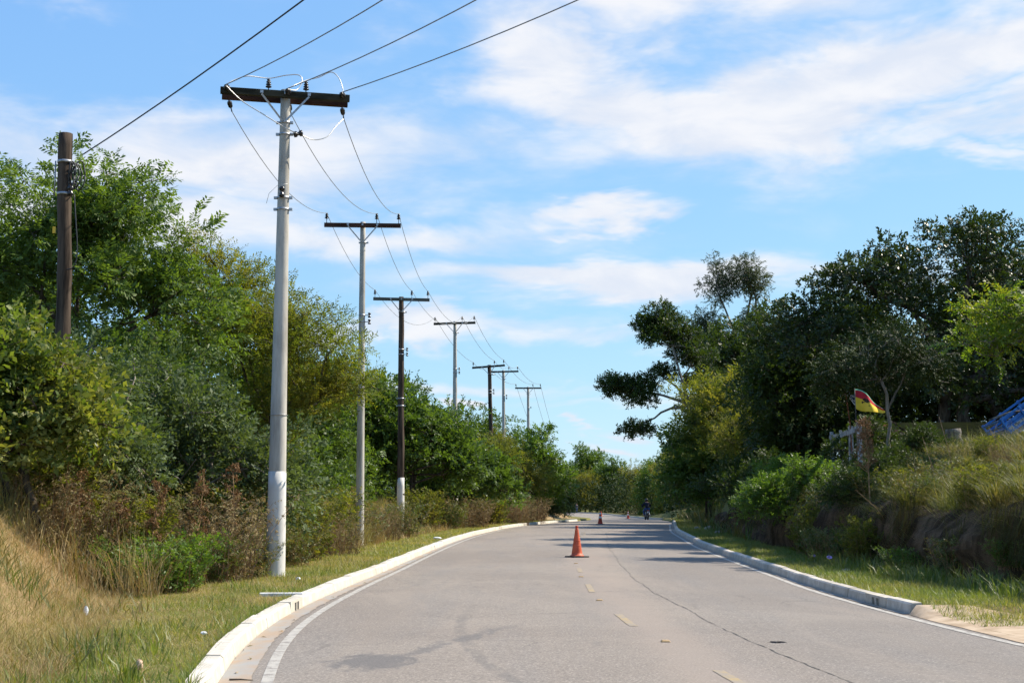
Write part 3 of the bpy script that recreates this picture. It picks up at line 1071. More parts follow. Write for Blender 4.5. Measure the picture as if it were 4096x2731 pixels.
def utility_pole(label, X, Y, zb, zt, rb, rt, shaft_mat, arm_mat, arz, paint=None, tilt=0.0, double=False, straps=(), racks=(), lean=(0, 0), arm_len=2.3, seed=1):
    root = empty('utility_pole', (X, Y, zb))
    tag(root, label, 'utility pole', 'poles of the power line along the road')
    H = zt - zb
    rng = random.Random(seed)
    wood = shaft_mat is M['wood_pole']

    def rad(z):
        return rb + (rt - rb) * z / H

    def ctr(z):
        k = z / H
        return (lean[0] * k, lean[1] * k)
    mb = MB()
    zs = np.linspace(-0.5, H, 22)
    pts, rr = [], []
    for z in zs:
        c = ctr(z)
        pts.append((c[0] + (rng.uniform(-.008, .008) if wood else 0), c[1], z))
        rr.append(rad(z) * (rng.uniform(0.965, 1.035) if wood else 1))
    mb.tube(pts, rr, 20)
    mb.build('shaft', shaft_mat, root)
    if paint:
        mb = MB()
        zz = np.linspace(-0.3, paint - zb, 8)
        mb.tube([(*ctr(z), z) for z in zz], [rad(z) + 0.004 for z in zz], 20)
        mb.build('painted_base', M['white_paint'], root)
    armz = H - 0.125
    c = ctr(armz)
    yoff = -(rad(armz) + 0.052)
    A = empty('crossarm_fittings', (c[0], c[1], armz), arz, root) if False else None
    rot = Matrix.Rotation(arz, 4, 'Z') @ Matrix.Rotation(tilt, 4, 'Y')
    base = Vector((c[0], c[1], armz))

    def W(x, y, z):
        return base + (rot @ Vector((x, y, z)))
    mb = MB()
    mb.bar(W(-arm_len / 2, yoff, 0), W(arm_len / 2, yoff, 0), 0.095, 0.125)
    mb.build('crossarm', arm_mat, root, bevel=0.006)
    if double:
        mb = MB()
        mb.bar(W(-arm_len / 2 + 0.02, -yoff, -0.02), W(arm_len / 2 - 0.02, -yoff, -0.02), 0.095, 0.125)
        mb.build('crossarm', M['arm_brown'], root, bevel=0.006)
    for s in (-1, 1):
        mb = MB()
        mb.bar(W(s * 0.44, yoff - 0.052, -0.03), (c[0] + s * 0.03, c[1] - rad(armz) - 0.02, armz - 0.50), 0.035, 0.012, (0, 1, 0))
        mb.build('brace', M['galv'], root)
        mb = MB()
        mb.box((0, 0, 0), (0.06, 0.014, 0.06), rot.to_3x3())
        mb.build('bolt_plate', M['galv'], root, W(s * 0.44, yoff - 0.056, 0.015))
    mb = MB()
    mb.box((0, 0, 0), (0.05, 0.014, 0.05), rot.to_3x3())
    mb.build('bolt_plate', M['galv'], root, W(0.0, yoff - 0.056, 0.015))
    strap(root, armz - 0.51, rad(armz - 0.5))
    for z in straps:
        q = strap(root, z - zb, rad(z - zb))
        q.location.x += ctr(z - zb)[0]
    for z in racks:
        r = rad(z - zb)
        q = strap(root, z - zb, r, False)
        q.location.x += ctr(z - zb)[0]
        q = spool_rack(root, z - zb, r)
        q.location.x += ctr(z - zb)[0]
    att = []
    if not double:
        for x in INS:
            p = W(x, yoff, 0.0625)
            insulator(root, p.x, p.y, p.z + 0.13)
            att.append(Vector((X, Y, zb)) + p + Vector((0, 0, 0.30)))
    return root, W, yoff, att, Vector((X, Y, zb))


def gzb(x, y):
    return gz1(x, y) - 0.03


p1, W1, yo1, _, b1 = utility_pole('nearest tall concrete pole with dark double crossarm and white painted foot', -4.29, 24, 0.05, 9.2, 0.178, 0.088, M['conc_pole'], M['arm_dark'], R(10.5), 2.02, R(0.6), True,
                                  straps=(8.34, 7.12, 6.90), arm_len=2.4, seed=1)
specs = [
    ('plain concrete pole with brown crossarm, second from the near end, beside feathery tree', -4.48, 38.8, 9.84, 0.130, 0.078, 'conc_pole', 'arm_brown', 3, None, 0.0, (7.0, 6.80), (-0.03, 0)),
    ('dark wooden pole with white painted foot standing before the round green tree', -4.48, 53, 9.77, 0.155, 0.100, 'wood_pole', 'arm_grey', 6, 2.40, 0.4, (7.60, 7.40), (-0.06, 0)),
    ('slender concrete pole, fourth of the line, rising from behind leafy crowns', -3.05, 70.4, 11.14, 0.165, 0.085, 'conc_pole', 'arm_dark', -8, 2.6, -0.6, (8.55, 8.35), (-0.05, 0)),
    ('leaning dark wooden pole with tilted crossarm, fifth of the line', -1.28, 86, 10.37, 0.17, 0.115, 'wood_pole', 'arm_dark', -20, 3.2, -2.2, (8.7, 8.5), (-0.22, 0)),
    ('small far concrete pole just right of the leaning wooden pole', -0.6, 98, 11.21, 0.16, 0.095, 'conc_pole', 'arm_dark', -4, None, -0.8, (9.3, 9.1), (-0.05, 0)),
    ('farthest and smallest pole of the line, above the bright green tree', 1.45, 115, 11.42, 0.16, 0.10, 'conc_pole', 'arm_dark', 0, None, 0.0, (9.6,), (-0.03, 0)),
]
atts = []
for i, (lb, x, y, zt, rb, rt, sm_, am, az_, pz, tl, rk, ln) in enumerate(specs):
    zb = gzb(x, y)
    _, _, _, at_, _ = utility_pole(lb, x, y, zb, zt, rb, rt, M[sm_], M[am], R(az_), pz, R(tl), False, racks=rk, lean=ln, seed=10 + i, straps=((5.6, 5.3) if i == 1 else ()))
    atts.append(at_)
# fittings of the nearest pole
for x in (-0.32, 0.38):
    p = W1(x, 0.0, 0.0625)
    insulator(p1, p.x, p.y, p.z + 0.09, 0.95)
dead_front, dead_rear = [], []
for k, x in enumerate((-1.06, 0.06, 1.07)):
    pf = W1(x, yo1 - 0.05, 0.02)
    mb = MB()
    Mx = (rot_f := Matrix.Rotation(R(90), 3, 'X'))
    mb.lathe([(0.02, 0.0), (0.055, 0.02), (0.062, 0.06), (0.03, 0.08), (0.05, 0.10), (0.055, 0.13), (0.025, 0.16), (0.012, 0.24)], 10, M=Mx)
    mb.build('strain_insulator', M['porcelain'], p1, pf)
    dead_front.append(b1 + pf + Vector((0, -0.24, 0)))
    pr = W1(x, -yo1 + 0.05, -0.05 if k != 1 else -0.03)
    mb = MB()
    Mx = Matrix.Rotation(R(-115), 3, 'X')
    mb.lathe([(0.014, 0.0), (0.014, 0.08), (0.045, 0.10), (0.05, 0.14), (0.028, 0.16), (0.046, 0.18), (0.04, 0.22), (0.012, 0.26), (0.012, 0.36)], 10, M=Mx)
    mb.build('strain_insulator', M['porcelain'], p1, pr)
    dead_rear.append(b1 + pr + (Mx @ Vector((0, 0, 0.36))))
# little knob insulator on the upper clamp, and the one on the arm below the crossarm
mb = MB()
mb.lathe([(0.015, -0.10), (0.05, -0.08), (0.05, -0.03), (0.028, -0.01), (0.028, 0.03), (0.055, 0.05), (0.055, 0.09), (0.02, 0.11)], 10)
mb.build('insulator', M['porcelain'], p1, (0.0, -0.17, 7.14))
mb = MB()
mb.tube([(0.09, -0.02, 0), (0.20, -0.06, -0.01)], 0.014, 6)
mb.build('side_bracket', M['galv'], p1, (0, 0, 8.34 - 0.05))
mb = MB()
mb.lathe([(0.02, -0.09), (0.06, -0.08), (0.06, -0.03), (0.035, -0.015), (0.035, 0.015), (0.06, 0.03), (0.06, 0.08), (0.02, 0.09)], 10, M=Matrix.Rotation(R(80), 3, 'Y'))
mb.build('spool_insulator', M['porcelain'], p1, (0.27, -0.09, 8.33 - 0.05))
mb = MB()
mb.tube([(-0.30, -0.08, 6.95), (-0.24, -0.16, 7.12), (-0.08, -0.20, 7.26), (0.10, -0.16, 7.30)], 0.004, 5)
mb.build('tie_wire', M['galv'], p1)
mb = MB()
mb.lathe([(0.162, -0.003), (0.167, -0.003), (0.167, 0.003), (0.162, 0.003)], 18)
mb.build('tie_wire', M['galv'], p1, (0, 0, 3.0))


def sag_pts(a, b, sag, n=16):
    a, b = Vector(a), Vector(b)
    out = []
    for i in range(n + 1):
        t = i / n
        p = a.lerp(b, t)
        p.z -= sag * 4 * t * (1 - t)
        out.append(p)
    return out


def wire(name, pts, r, mat, label, cat='wire', group=None, n=6):
    mb = MB()
    mb.tube(pts, r, n)
    o = mb.build(name, mat)
    tag(o, label, cat, group)
    return o


far_end = [Vector((3.2, 152, 8.1)), Vector((4.6, 152, 8.1)), Vector((5.3, 152, 8.1))]
side = ('left', 'middle', 'right')
for k in range(3):
    ch = [dead_rear[k]] + [a[k] for a in atts] + [far_end[k]]
    pts = []
    for i in range(len(ch) - 1):
        d = (ch[i + 1] - ch[i]).length
        seg = sag_pts(ch[i], ch[i + 1], (0.50, 0.38, 0.85, 0.40, 0.30, 0.38, 0.5)[i], 14)
        pts += seg if i == 0 else seg[1:]
    wire('power_wire', pts, [0.0085 if p.y < 60 else (0.0105 if p.y < 90 else 0.013) for p in pts], M['wire'], '%s of the three sagging wires strung from pole to pole into the distance' % side[k], 'wire', 'wires of the power line')
# wires coming in overhead from across the road
ends = [Vector((13.1, 0.4, 9.7)), Vector((14.4, 0.9, 9.7)), Vector((15.7, 1.3, 9.7))]
thru = [Vector((-1.82, 18, 8.61)), Vector((-0.49, 18, 8.61)), Vector((0.96, 18, 8.61))]
nm = ('leftmost', 'middle', 'rightmost')
for k in range(3):
    a = dead_front[k]
    d = (thru[k] - a)
    b = a + d * 3.6
    b.z = 9.6
    wire('overhead_wire', sag_pts(a, b, 0.76, 24), 0.0095, M['wire'], '%s of three thick wires rising from the nearest crossarm out of the top of frame' % nm[k], 'wire', 'wires crossing overhead to the nearest pole')
a, b = Vector((-7.02, 20.85, 7.11)), Vector((-7.02, 20.85, 7.11)) + (Vector((-2.48, 15, 7.43)) - Vector((-7.02, 20.85, 7.11))) * 3.4
b.z = 9.6
wire('overhead_wire', sag_pts(a, b, 0.49, 24), 0.0105, M['cable'], 'long dark cable running from the short wooden pole up across the sky', 'cable')


def curve_pts(ctrl, n=8):
    P = [Vector(p) for p in ctrl]
    P = [P[0] * 2 - P[1]] + P + [P[-1] * 2 - P[-2]]
    out = []
    for i in range(1, len(P) - 2):
        for k in range(n):
            t = k / n
            out.append(0.5 * ((2 * P[i]) + (-P[i - 1] + P[i + 1]) * t + (2 * P[i - 1] - 5 * P[i] + 4 * P[i + 1] - P[i + 2]) * t * t + (-P[i - 1] + 3 * P[i] - 3 * P[i + 1] + P[i + 2]) * t ** 3))
    out.append(P[-2])
    return out


def Wp(x, y, z):
    return b1 + W1(x, y, z)


wire('jumper_wire', curve_pts([dead_front[0], Wp(-0.92, -0.3, 0.18), Wp(-0.70, -0.2, 0.29), Wp(-0.32, 0, 0.34), Wp(0.0, 0, 0.42), Wp(0.24, 0.0, 0.44), Wp(0.30, -0.05, 0.30), Wp(0.20, -0.15, 0.1), dead_front[1]]), 0.010, M['jumper'],
     'bright looped jumper wire over the left half of the nearest crossarm', 'wire', 'jumper wires on the nearest pole')
wire('jumper_wire', curve_pts([dead_front[1], Wp(0.14, -0.2, 0.16), Wp(0.38, 0, 0.35), Wp(0.62, 0.1, 0.46), Wp(0.84, 0.05, 0.56), Wp(0.99, 0.0, 0.44), Wp(1.07, -0.1, 0.18), dead_front[2]]), 0.010, M['jumper'],
     'bright looped jumper wire over the right half of the nearest crossarm', 'wire', 'jumper wires on the nearest pole')
wire('jumper_wire', curve_pts([dead_front[0], Wp(-0.80, -0.30, -0.22), Wp(-0.40, -0.32, -0.46), Wp(0.05, -0.28, -0.70), Wp(0.30, -0.15, -0.76), Wp(0.55, 0, -0.80), Wp(0.80, 0.1, -0.70), Wp(0.98, 0.3, -0.42), dead_rear[2]]), 0.010, M['jumper'],
     'bright slack jumper wire hanging below the nearest crossarm', 'wire', 'jumper wires on the nearest pole')

# short wooden pole at the left
wp = empty('utility_pole', (-7.2, 21, 1.4))
tag(wp, 'short thick weathered wooden pole without crossarm, among bushes at far left', 'utility pole')
mb = MB()
rng = random.Random(77)
zs = np.linspace(-0.6, 6.1, 34)
mb.tube([(-0.17 * z / 6.1 + 0.012 * math.sin(z * 2.1), 0, z) for z in zs], [(0.132 - 0.024 * z / 6.1) * rng.uniform(0.93, 1.06) for z in zs], 16)
mb.build('shaft', M['wood_pole'], wp)
for z in (5.62, 5.08):
    strap(wp, z, 0.118, False).location.x = -0.17 * z / 6.1
mb = MB()
mb.tube([(-0.315, 0, 5.05), (-0.315, 0, 5.64)], 0.012, 6)
mb.build('rack_rod', M['galv'], wp)
for k, zz in enumerate((5.66, 5.62, 5.6, 5.64)):
    mb = MB()
    a0 = 0.02 * k
    lp = [(0.0 + 0.03 * k + (0.05 + 0.012 * k) * math.cos(t) + 0.012 * math.sin(3 * t + k), -0.12 + 0.04 * k + 0.03 * math.sin(2 * t), 5.36 + (0.25 - 0.03 * (k % 3)) * math.sin(t) + 0.01 * k) for t in np.linspace(0, 2 * math.pi, 20)]
    mb.tube(lp, 0.012, 6)
    mb.build('cable_coil', M['cable'], wp)
mb = MB()
mb.lathe([(0.02, -0.08), (0.05, -0.07), (0.05, -0.03), (0.03, -0.01), (0.03, 0.01), (0.05, 0.03), (0.05, 0.07), (0.02, 0.08)], 10)
mb.build('insulator', M['porcelain'], wp, (0.0, -0.15, 5.1))
mb = MB()
mb.tube(curve_pts([(0.06, -0.14, 5.05), (0.11, -0.16, 4.6), (0.15, -0.15, 4.1), (0.10, -0.14, 3.85), (-0.02, -0.13, 3.80)]), 0.010, 6)
mb.build('hanging_cable', M['cable'], wp)
mb = MB()
mb.box((-0.285, -0.02, 4.48), (0.05, 0.02, 0.11))
mb.build('number_tag', M['yellow_plastic'], wp)


# ------------------------------------------------------------------ traffic cones and road studs
def cone(label, x, y, striped, s=1.0, rz=0.0):
    z = float(zr(y)) + (crown_z(x, y) - float(zr(y)) if y < 200 else 0.02)
    root = empty('traffic_cone', (x, y, z), rz)
    tag(root, label, 'traffic cone', 'traffic cones along the middle of the road')
    h = 0.76 * s

    def rr(t):
        return (0.145 + (0.032 - 0.145) * t) * s
    mb = MB()
    mb.box((0, 0, 0.016), (0.46 * s, 0.46 * s, 0.030))
    mb.build('base_plate', M['rubber'], root, bevel=0.008)
    mb = MB()
    prof = [(0.185 * s, 0.032), (0.18 * s, 0.046), (rr(0) + 0.006, 0.062)]
    for t in np.linspace(0.02, 1, 12):
        prof.append((rr(t), 0.05 + t * (h - 0.05)))
    prof += [(0.030 * s, h + 0.004), (0.016 * s, h + 0.006)]
    mb.lathe(prof, 24)
    mb.build('cone_body', M['cone_red' if striped else 'cone_orange'], root)
    if striped:
        for t0, t1 in ((0.42, 0.60), (0.74, 0.90)):
            mb = MB()
            mb.lathe([(rr(t0) + 0.004, 0.05 + t0 * (h - 0.05)), (rr(t1) + 0.004, 0.05 + t1 * (h - 0.05))], 24)
            mb.build('white_band', M['cone_white'], root)
    else:
        for t in (0.36, 0.53, 0.90):
            mb = MB()
            zz = 0.05 + t * (h - 0.05)
            mb.lathe([(rr(t) + 0.001, zz - 0.010), (rr(t) + 0.007, zz - 0.006), (rr(t) + 0.007, zz + 0.006), (rr(t) - 0.001, zz + 0.010)], 24)
            mb.build('ring', M['cone_orange'], root)
        mb = MB()
        mb.lathe([(0.030 * s, h), (0.042 * s, h + 0.012), (0.040 * s, h + 0.035), (0.02 * s, h + 0.045)], 16)
        mb.build('tip', M['cone_red'], root)
    return root


cone('nearest plain orange traffic cone in the middle of the road', 1.67, 34.0, False, 1.0, 0.5)
cone('traffic cone with two white bands on dark base, second from camera', 5.42, 81, True, 1.0, 0.2)
cone('small distant traffic cone with two white bands, rightmost of the cones', 11.9, 135, True, 1.02, 0.4)
cone('smallest plain orange traffic cone, farthest along the road', 12.6, 186, False, 1.02, 0.1)

k = 0
where_s = ('just before the nearest cone', 'between the first and second yellow dash before the cone', 'between two yellow dashes in the near lane middle', 'nearest the bottom edge of the picture, left of the pothole',
           'first beyond the nearest cone', 'second beyond the nearest cone', 'third beyond the nearest cone', 'last one before the striped cone')
for x, y, wh in zip((1.48, 1.32, 1.28, 1.59, 2.02, 2.32, 2.75, 3.25), (30.6, 25.3, 19.4, 13.8, 42.0, 47.6, 53.2, 59), where_s):
    mb = MB()
    mb.box((0, 0, 0.009), (0.10, 0.085, 0.018), taper=0.72)
    o = mb.build('road_stud', M['stud'], None, (x, y, crown_z(x, y) + 0.002), bevel=0.004)
    tag(o, 'small yellow road stud %s' % wh, 'road stud', 'road studs on the centre line')
#NEXT

# ------------------------------------------------------------------ plants: twigs, crowns, trees
RNG = np.random.default_rng(12)


def nrm(a):
    return a / np.maximum(np.linalg.norm(a, axis=-1, keepdims=True), 1e-9)


def twig(rng, n, L, ll, lw, style):
    """leaf quads along +x; returns (n,4,3)"""
    out = np.zeros((n, 4, 3))
    for i in range(n):
        t = (i + 0.6) / n
        pos = np.array([L * t, 0, -0.12 * L * t * t + rng.normal(0, 0.01) * L])
        if style == 'pinnate':
            sgn = 1 if i % 2 else -1
            a = rng.uniform(0.7, 1.15)
            d = np.array([math.cos(a), sgn * math.sin(a), rng.normal(-0.15, 0.25)])
        elif style == 'fine':
            sgn = 1 if i % 2 else -1
            a = rng.uniform(0.5, 1.2)
            d = np.array([math.cos(a), sgn * math.sin(a), rng.normal(0, 0.45)])
        elif style == 'droop':
            ph = rng.uniform(0, 2 * math.pi)
            d = np.array([0.35 + 0.3 * math.cos(ph), 0.6 * math.sin(ph), -0.9 + rng.normal(0, 0.25)])
        else:
            ph = i * 2.4 + rng.normal(0, 0.4)
            a = rng.uniform(0.5, 1.25)
            d = np.array([math.cos(a), math.sin(a) * math.cos(ph), 0.55 * math.sin(a) * math.sin(ph) + rng.normal(0, 0.2)])
        d /= np.linalg.norm(d)
        nr_ = np.array([rng.normal(0, 0.35), rng.normal(0, 0.35), 1.0])
        s = np.cross(nr_, d)
        s /= max(np.linalg.norm(s), 1e-6)
        u = np.cross(d, s)
        l = ll * rng.uniform(0.7, 1.2)
        w = lw * rng.uniform(0.8, 1.2)
        out[i, 0] = pos
        out[i, 1] = pos + d * l * 0.48 + s * w / 2 - u * 0.10 * w
        out[i, 2] = pos + d * l - u * 0.10 * l
        out[i, 3] = pos + d * l * 0.48 - s * w / 2 - u * 0.10 * w
    return out


def place_twigs(pos, dirs, tmpl, rng, smin=0.8, smax=1.25, roll=0.7):
    """pos, dirs (N,3); returns leaf quads"""
    N = len(pos)
    x = nrm(dirs)
    up = np.tile([0, 0, 1.0], (N, 1))
    z = up - (up * x).sum(1, keepdims=True) * x
    bad = np.linalg.norm(z, axis=1) < 0.15
    z[bad] = np.cross(x[bad], rng.normal(size=(bad.sum(), 3)))
    z = nrm(z)
    y = np.cross(z, x)
    a = rng.normal(0, roll, N)[:, None]
    y, z = y * np.cos(a) + z * np.sin(a), z * np.cos(a) - y * np.sin(a)
    s = rng.uniform(smin, smax, N)
    ti = rng.integers(0, len(tmpl), N)
    T = np.stack(tmpl)[ti]                                # N,n,4,3
    Rm = np.stack([x, y, z], 1) * s[:, None, None]        # rows are axes
    V = np.einsum('nabk,nkj->nabj', T, Rm) + pos[:, None, None, :]
    return V.reshape(-1, 4, 3)


def quads_mesh(name, Q):
    V = Q.reshape(-1, 3)
    f = np.arange(len(V)).reshape(-1, 4)
    return np_mesh(name, V, [f])


STY = {   # leaves per twig, twig length, leaf length, leaf width, style
    'ash': (10, 0.36, 0.155, 0.055, 'pinnate'), 'acacia': (13, 0.38, 0.105, 0.030, 'fine'), 'broad': (9, 0.28, 0.115, 0.060, 'broad'),
    'small': (11, 0.24, 0.072, 0.034, 'broad'), 'fig': (8, 0.24, 0.13, 0.068, 'broad'), 'euc': (10, 0.42, 0.20, 0.045, 'droop'),
    'lime': (13, 0.36, 0.095, 0.045, 'pinnate'), 'far': (8, 0.65, 0.30, 0.15, 'broad'), 'farfine': (12, 0.6, 0.22, 0.06, 'fine'),
    'mid': (8, 0.44, 0.20, 0.095, 'broad'), 'midfine': (11, 0.5, 0.16, 0.042, 'fine'), 'dry': (9, 0.16, 0.060, 0.013, 'droop'),
    'dark': (9, 0.36, 0.165, 0.075, 'broad'), 'weed': (9, 0.16, 0.062, 0.026, 'broad'),
}


def fill(rng, ells, n, rmin, rmax, flat=0.7, bias=0.45):
    w = np.array([e[3] * e[4] * e[5] for e in ells]) ** 0.75
    w /= w.sum()
    out = []
    for i in range(n):
        e = ells[rng.choice(len(ells), p=w)]
        q = nrm(rng.normal(size=3))
        q[2] = q[2] if q[2] > -0.6 else -q[2] * 0.5
        r = rng.uniform(0, 1) ** bias
        c = np.array(e[:3]) + q * r * np.array(e[3:6])
        rad = rng.uniform(rmin, rmax)
        out.append((c, np.array([rad, rad, rad * flat])))
    return out


def crown_quads(rng, clumps, per, sty, updir=0.35, shell=0.4, jit=0.5, roll=0.7, droop=0.0):
    tmpl = [twig(rng, *STY[sty]) for _ in range(6)]
    C = np.stack([c for c, _ in clumps])
    Rr = np.stack([r for _, r in clumps])
    vol = Rr[:, 0] ** 2
    cnt = np.maximum((per * len(clumps) * vol / vol.sum()).astype(int), 4)
    idx = np.repeat(np.arange(len(clumps)), cnt)
    q = nrm(rng.normal(size=(len(idx), 3)))
    r = rng.uniform(0, 1, (len(idx), 1)) ** shell
    pos = C[idx] + q * r * Rr[idx]
    dirs = q * np.array([1, 1, 0.8]) + np.array([0, 0, updir]) + rng.normal(0, jit, (len(idx), 3))
    return place_twigs(pos, dirs, tmpl, rng, roll=roll)


def branches(mb, rng, base, tip, r0, r1, n=6, wob=0.08, sides=6):
    base, tip = np.array(base, float), np.array(tip, float)
    L = np.linalg.norm(tip - base)
    pts, rad = [], []
    off = rng.normal(0, wob * L, 3)
    for i in range(n + 1):
        t = i / n
        p = base + (tip - base) * t + off * math.sin(math.pi * t) + rng.normal(0, 0.012 * L, 3) * (0 < i < n)
        p[2] += 0.06 * L * math.sin(math.pi * t)
        pts.append(tuple(p))
        rad.append(r0 + (r1 - r0) * t ** 0.8)
    mb.tube(pts, rad, sides)
    return [np.array(p) for p in pts]


def make_tree(seed, ells, nclump, rmin, rmax, per, sty, trunks, leaf, bark, flat=0.7, updir=0.35, shell=0.4, bias=0.45, roll=0.7, tr=0.14, twig_r=0.012, extra=None, jit=0.5, fork=0.45):
    """returns (trunk mesh, crown mesh) in local coordinates; trunks: list of base offsets"""
    rng = np.random.default_rng(seed)
    clumps = fill(rng, ells, nclump, rmin, rmax, flat, bias)
    if extra:
        clumps += [(np.array(c, float), np.array([r, r, r * flat])) for c, r in extra]
    Q = crown_quads(rng, clumps, per, sty, updir, shell, jit, roll)
    crown = quads_mesh('crown', Q)
    crown.materials.append(leaf)
    mb = MB()
    zmin = min(e[2] - e[5] for e in ells)
    cen = np.mean([e[:3] for e in ells], 0)
    skel = []
    for (bx, by) in trunks:
        top = np.array([bx + (cen[0] - bx) * 0.45, by + (cen[1] - by) * 0.45, max(zmin + fork * (cen[2] - zmin), 0.35)])
        pts = branches(mb, rng, (bx, by, -0.35), top, tr, tr * 0.72, 7, 0.04, 9)
        skel += pts[3:]
        for e in ells:
            if len(trunks) > 1 and rng.uniform() < 0.35:
                continue
            lp = branches(mb, rng, pts[-1] if rng.uniform() < 0.6 else pts[-3], np.array(e[:3]) + rng.normal(0, 0.12, 3) * np.array(e[3:6]), tr * 0.6, tr * 0.25, 6, 0.10, 7)
            skel += lp[2:]
    sk = np.stack(skel)
    for c, r in clumps:
        d = np.linalg.norm(sk - c + np.array([0, 0, 0.25 * r[0]]), axis=1)
        b = sk[np.argmin(d)]
        lp = branches(mb, rng, b, c, twig_r * 2.4, twig_r * 0.8, 4, 0.10, 5)
        for _ in range(3):
            q = nrm(rng.normal(size=3) + np.array([0, 0, 0.3]))
            mb.tube([tuple(c), tuple(c + q * r * 0.95)], [twig_r * 0.8, twig_r * 0.3], 3, cap=False)
    me = bpy.data.meshes.new('trunk')
    me.from_pydata(mb.v, [], mb.f)
    me.polygons.foreach_set('use_smooth', mb.sm)
    me.update()
    me.materials.append(bark)
    return me, crown


def plant(name, label, cat, x, y, meshes, group=None, rz=0.0, s=1.0, dz=0.0, sz=None, lower='trunk'):
    root = empty(name, (x, y, gz1(x, y) + dz), rz)
    root.scale = (s, s, sz or s)
    tag(root, label, cat, group)
    link(lower, meshes[0], None, root)
    link('crown', meshes[1], None, root)
    return root


# ---- left side
t = make_tree(101, [(0.2, 0, 6.4, 3.3, 2.8, 2.9), (1.7, -0.4, 4.7, 2.1, 1.9, 2.5), (-3.0, 0, 5.2, 2.8, 2.4, 3.2), (1.9, 0, 2.4, 1.5, 1.5, 1.6)], 124, 0.5, 1.0, 50, 'ash', [(-0.6, 0), (0.5, 0.2), (-1.5, 0.3)], M['lf_ash'], M['bark'], tr=0.13)
plant('leafy_tree', 'tall feathery green tree behind the short wooden pole at far left', 'tree', -11.1, 33, t, dz=-0.1)
t = make_tree(102, [(-0.6, 0, 5.7, 1.9, 1.7, 2.2), (1.2, 0.1, 4.6, 2.1, 1.7, 1.9), (2.3, 0.0, 3.0, 1.5, 1.3, 1.1), (0.4, -0.4, 2.0, 2.2, 1.6, 1.4)], 96, 0.45, 0.9, 56, 'acacia', [(-0.6, 0), (0.6, 0.1), (1.3, -0.2)], M['lf_acacia'], M['bark'], flat=0.55, tr=0.09, jit=0.7,
              extra=[((3.3, -0.3, 3.4), 0.5), ((3.6, -0.4, 2.9), 0.45), ((3.9, -0.4, 3.15), 0.35), ((-0.9, 0, 7.0), 0.45), ((-0.2, 0, 6.9), 0.4)])
plant('acacia_tree', 'olive yellow feathery acacia spreading behind the nearest pole', 'tree', -7.75, 36.2, t, dz=0.15)
t2 = make_tree(103, [(0, 0, 2.9, 2.2, 2.0, 2.2), (1.6, 0.2, 1.8, 1.5, 1.5, 1.4), (-1.7, 0, 2.0, 1.6, 1.6, 1.6)], 50, 0.5, 0.9, 40, 'broad', [(0, 0), (0.8, 0.2)], M['lf_mid'], M['bark'], tr=0.09)
plant('leafy_tree', 'dark green bushy tree in the gap between the tall feathery tree and the acacia', 'tree', -8.7, 30.5, t2, s=0.82)
fill_l = make_tree(104, [(0, 0, 4.0, 2.6, 2.3, 3.0), (1.8, 0.2, 2.3, 1.9, 1.7, 2.0), (-1.8, 0, 2.4, 1.9, 1.8, 2.2)], 70, 0.6, 1.1, 32, 'mid', [(0, 0), (0.7, 0)], M['lf_mid'], M['bark'], tr=0.12)
for i, (x, y, s, rz, lb) in enumerate([(-12.5, 47, 1.05, 0.4, 'leafy tree hidden low behind the tall feathery tree'), (-9.2, 50, 0.95, 1.9, 'leafy tree showing through the acacia, left of the nearest pole'), (-8.4, 60, 0.95, 3.3, 'leafy tree low behind the second pole'),
                                       (-16.5, 42, 1.15, 5.0, 'leafy tree behind the yellow green bush at the left edge'), (-10.0, 76, 1.05, 2.7, 'leafy tree far behind the round green tree'), (-7.4, 48.5, 0.72, 4.4, 'low leafy tree between the second pole and the wooden pole'), (-6.2, 70, 0.9, 1.1, 'leafy tree behind the fourth pole'), (-3.6, 86, 0.9, 0.2, 'leafy tree behind the olive acacias'), (-1.2, 104, 0.95, 5.6, 'leafy tree behind the bright green kerbside tree')]):
    plant('leafy_tree', lb, 'tree', x, y, fill_l, 'trees filling the left roadside thicket', rz, s)
t = make_tree(105, [(-0.3, 0, 1.9, 1.5, 1.3, 1.0), (0.75, -0.2, 1.35, 1.0, 1.0, 0.8), (-1.5, 0, 1.5, 1.2, 1.2, 1.0)], 74, 0.35, 0.62, 44, 'broad', [(0, 0), (0.5, 0.1), (-0.6, 0)], M['lf_bush'], M['bark'], tr=0.06, flat=0.75)
plant('broadleaf_bush', 'yellow green glossy bush in front of the short wooden pole', 'bush', -7.35, 19.2, t, s=1.0)
t = make_tree(106, [(0, 0, 1.5, 1.15, 1.0, 1.2), (0.9, -0.2, 0.9, 1.0, 0.9, 0.9), (-0.9, 0, 0.9, 0.9, 0.9, 1.0)], 54, 0.3, 0.55, 54, 'small', [(0, 0), (0.3, 0.1), (-0.3, 0)], M['lf_grey'], M['bark_pale'], tr=0.05)
plant('grey_leaved_shrub', 'tall silvery grey green shrub left of the nearest pole', 'shrub', -6.55, 25.2, t, s=1.4)
plant('grey_leaved_shrub', 'smaller silvery shrub beside the yellow green bush', 'shrub', -7.5, 23.0, t, rz=2.2, s=1.15)
t = make_tree(107, [(-1.5, 0, 4.3, 2.1, 2.0, 1.9), (0.9, 0, 3.3, 2.2, 2.0, 1.9), (-1.8, 0, 2.2, 1.6, 1.7, 1.5), (2.1, 0, 1.8, 1.3, 1.4, 1.3)], 88, 0.5, 0.95, 40, 'mid', [(-0.6, 0), (0.4, 0.2), (0.1, -0.2)], M['lf_mid'], M['bark'], tr=0.11)
plant('round_tree', 'round dense green tree behind the white footed wooden pole', 'tree', -4.7, 61, t)
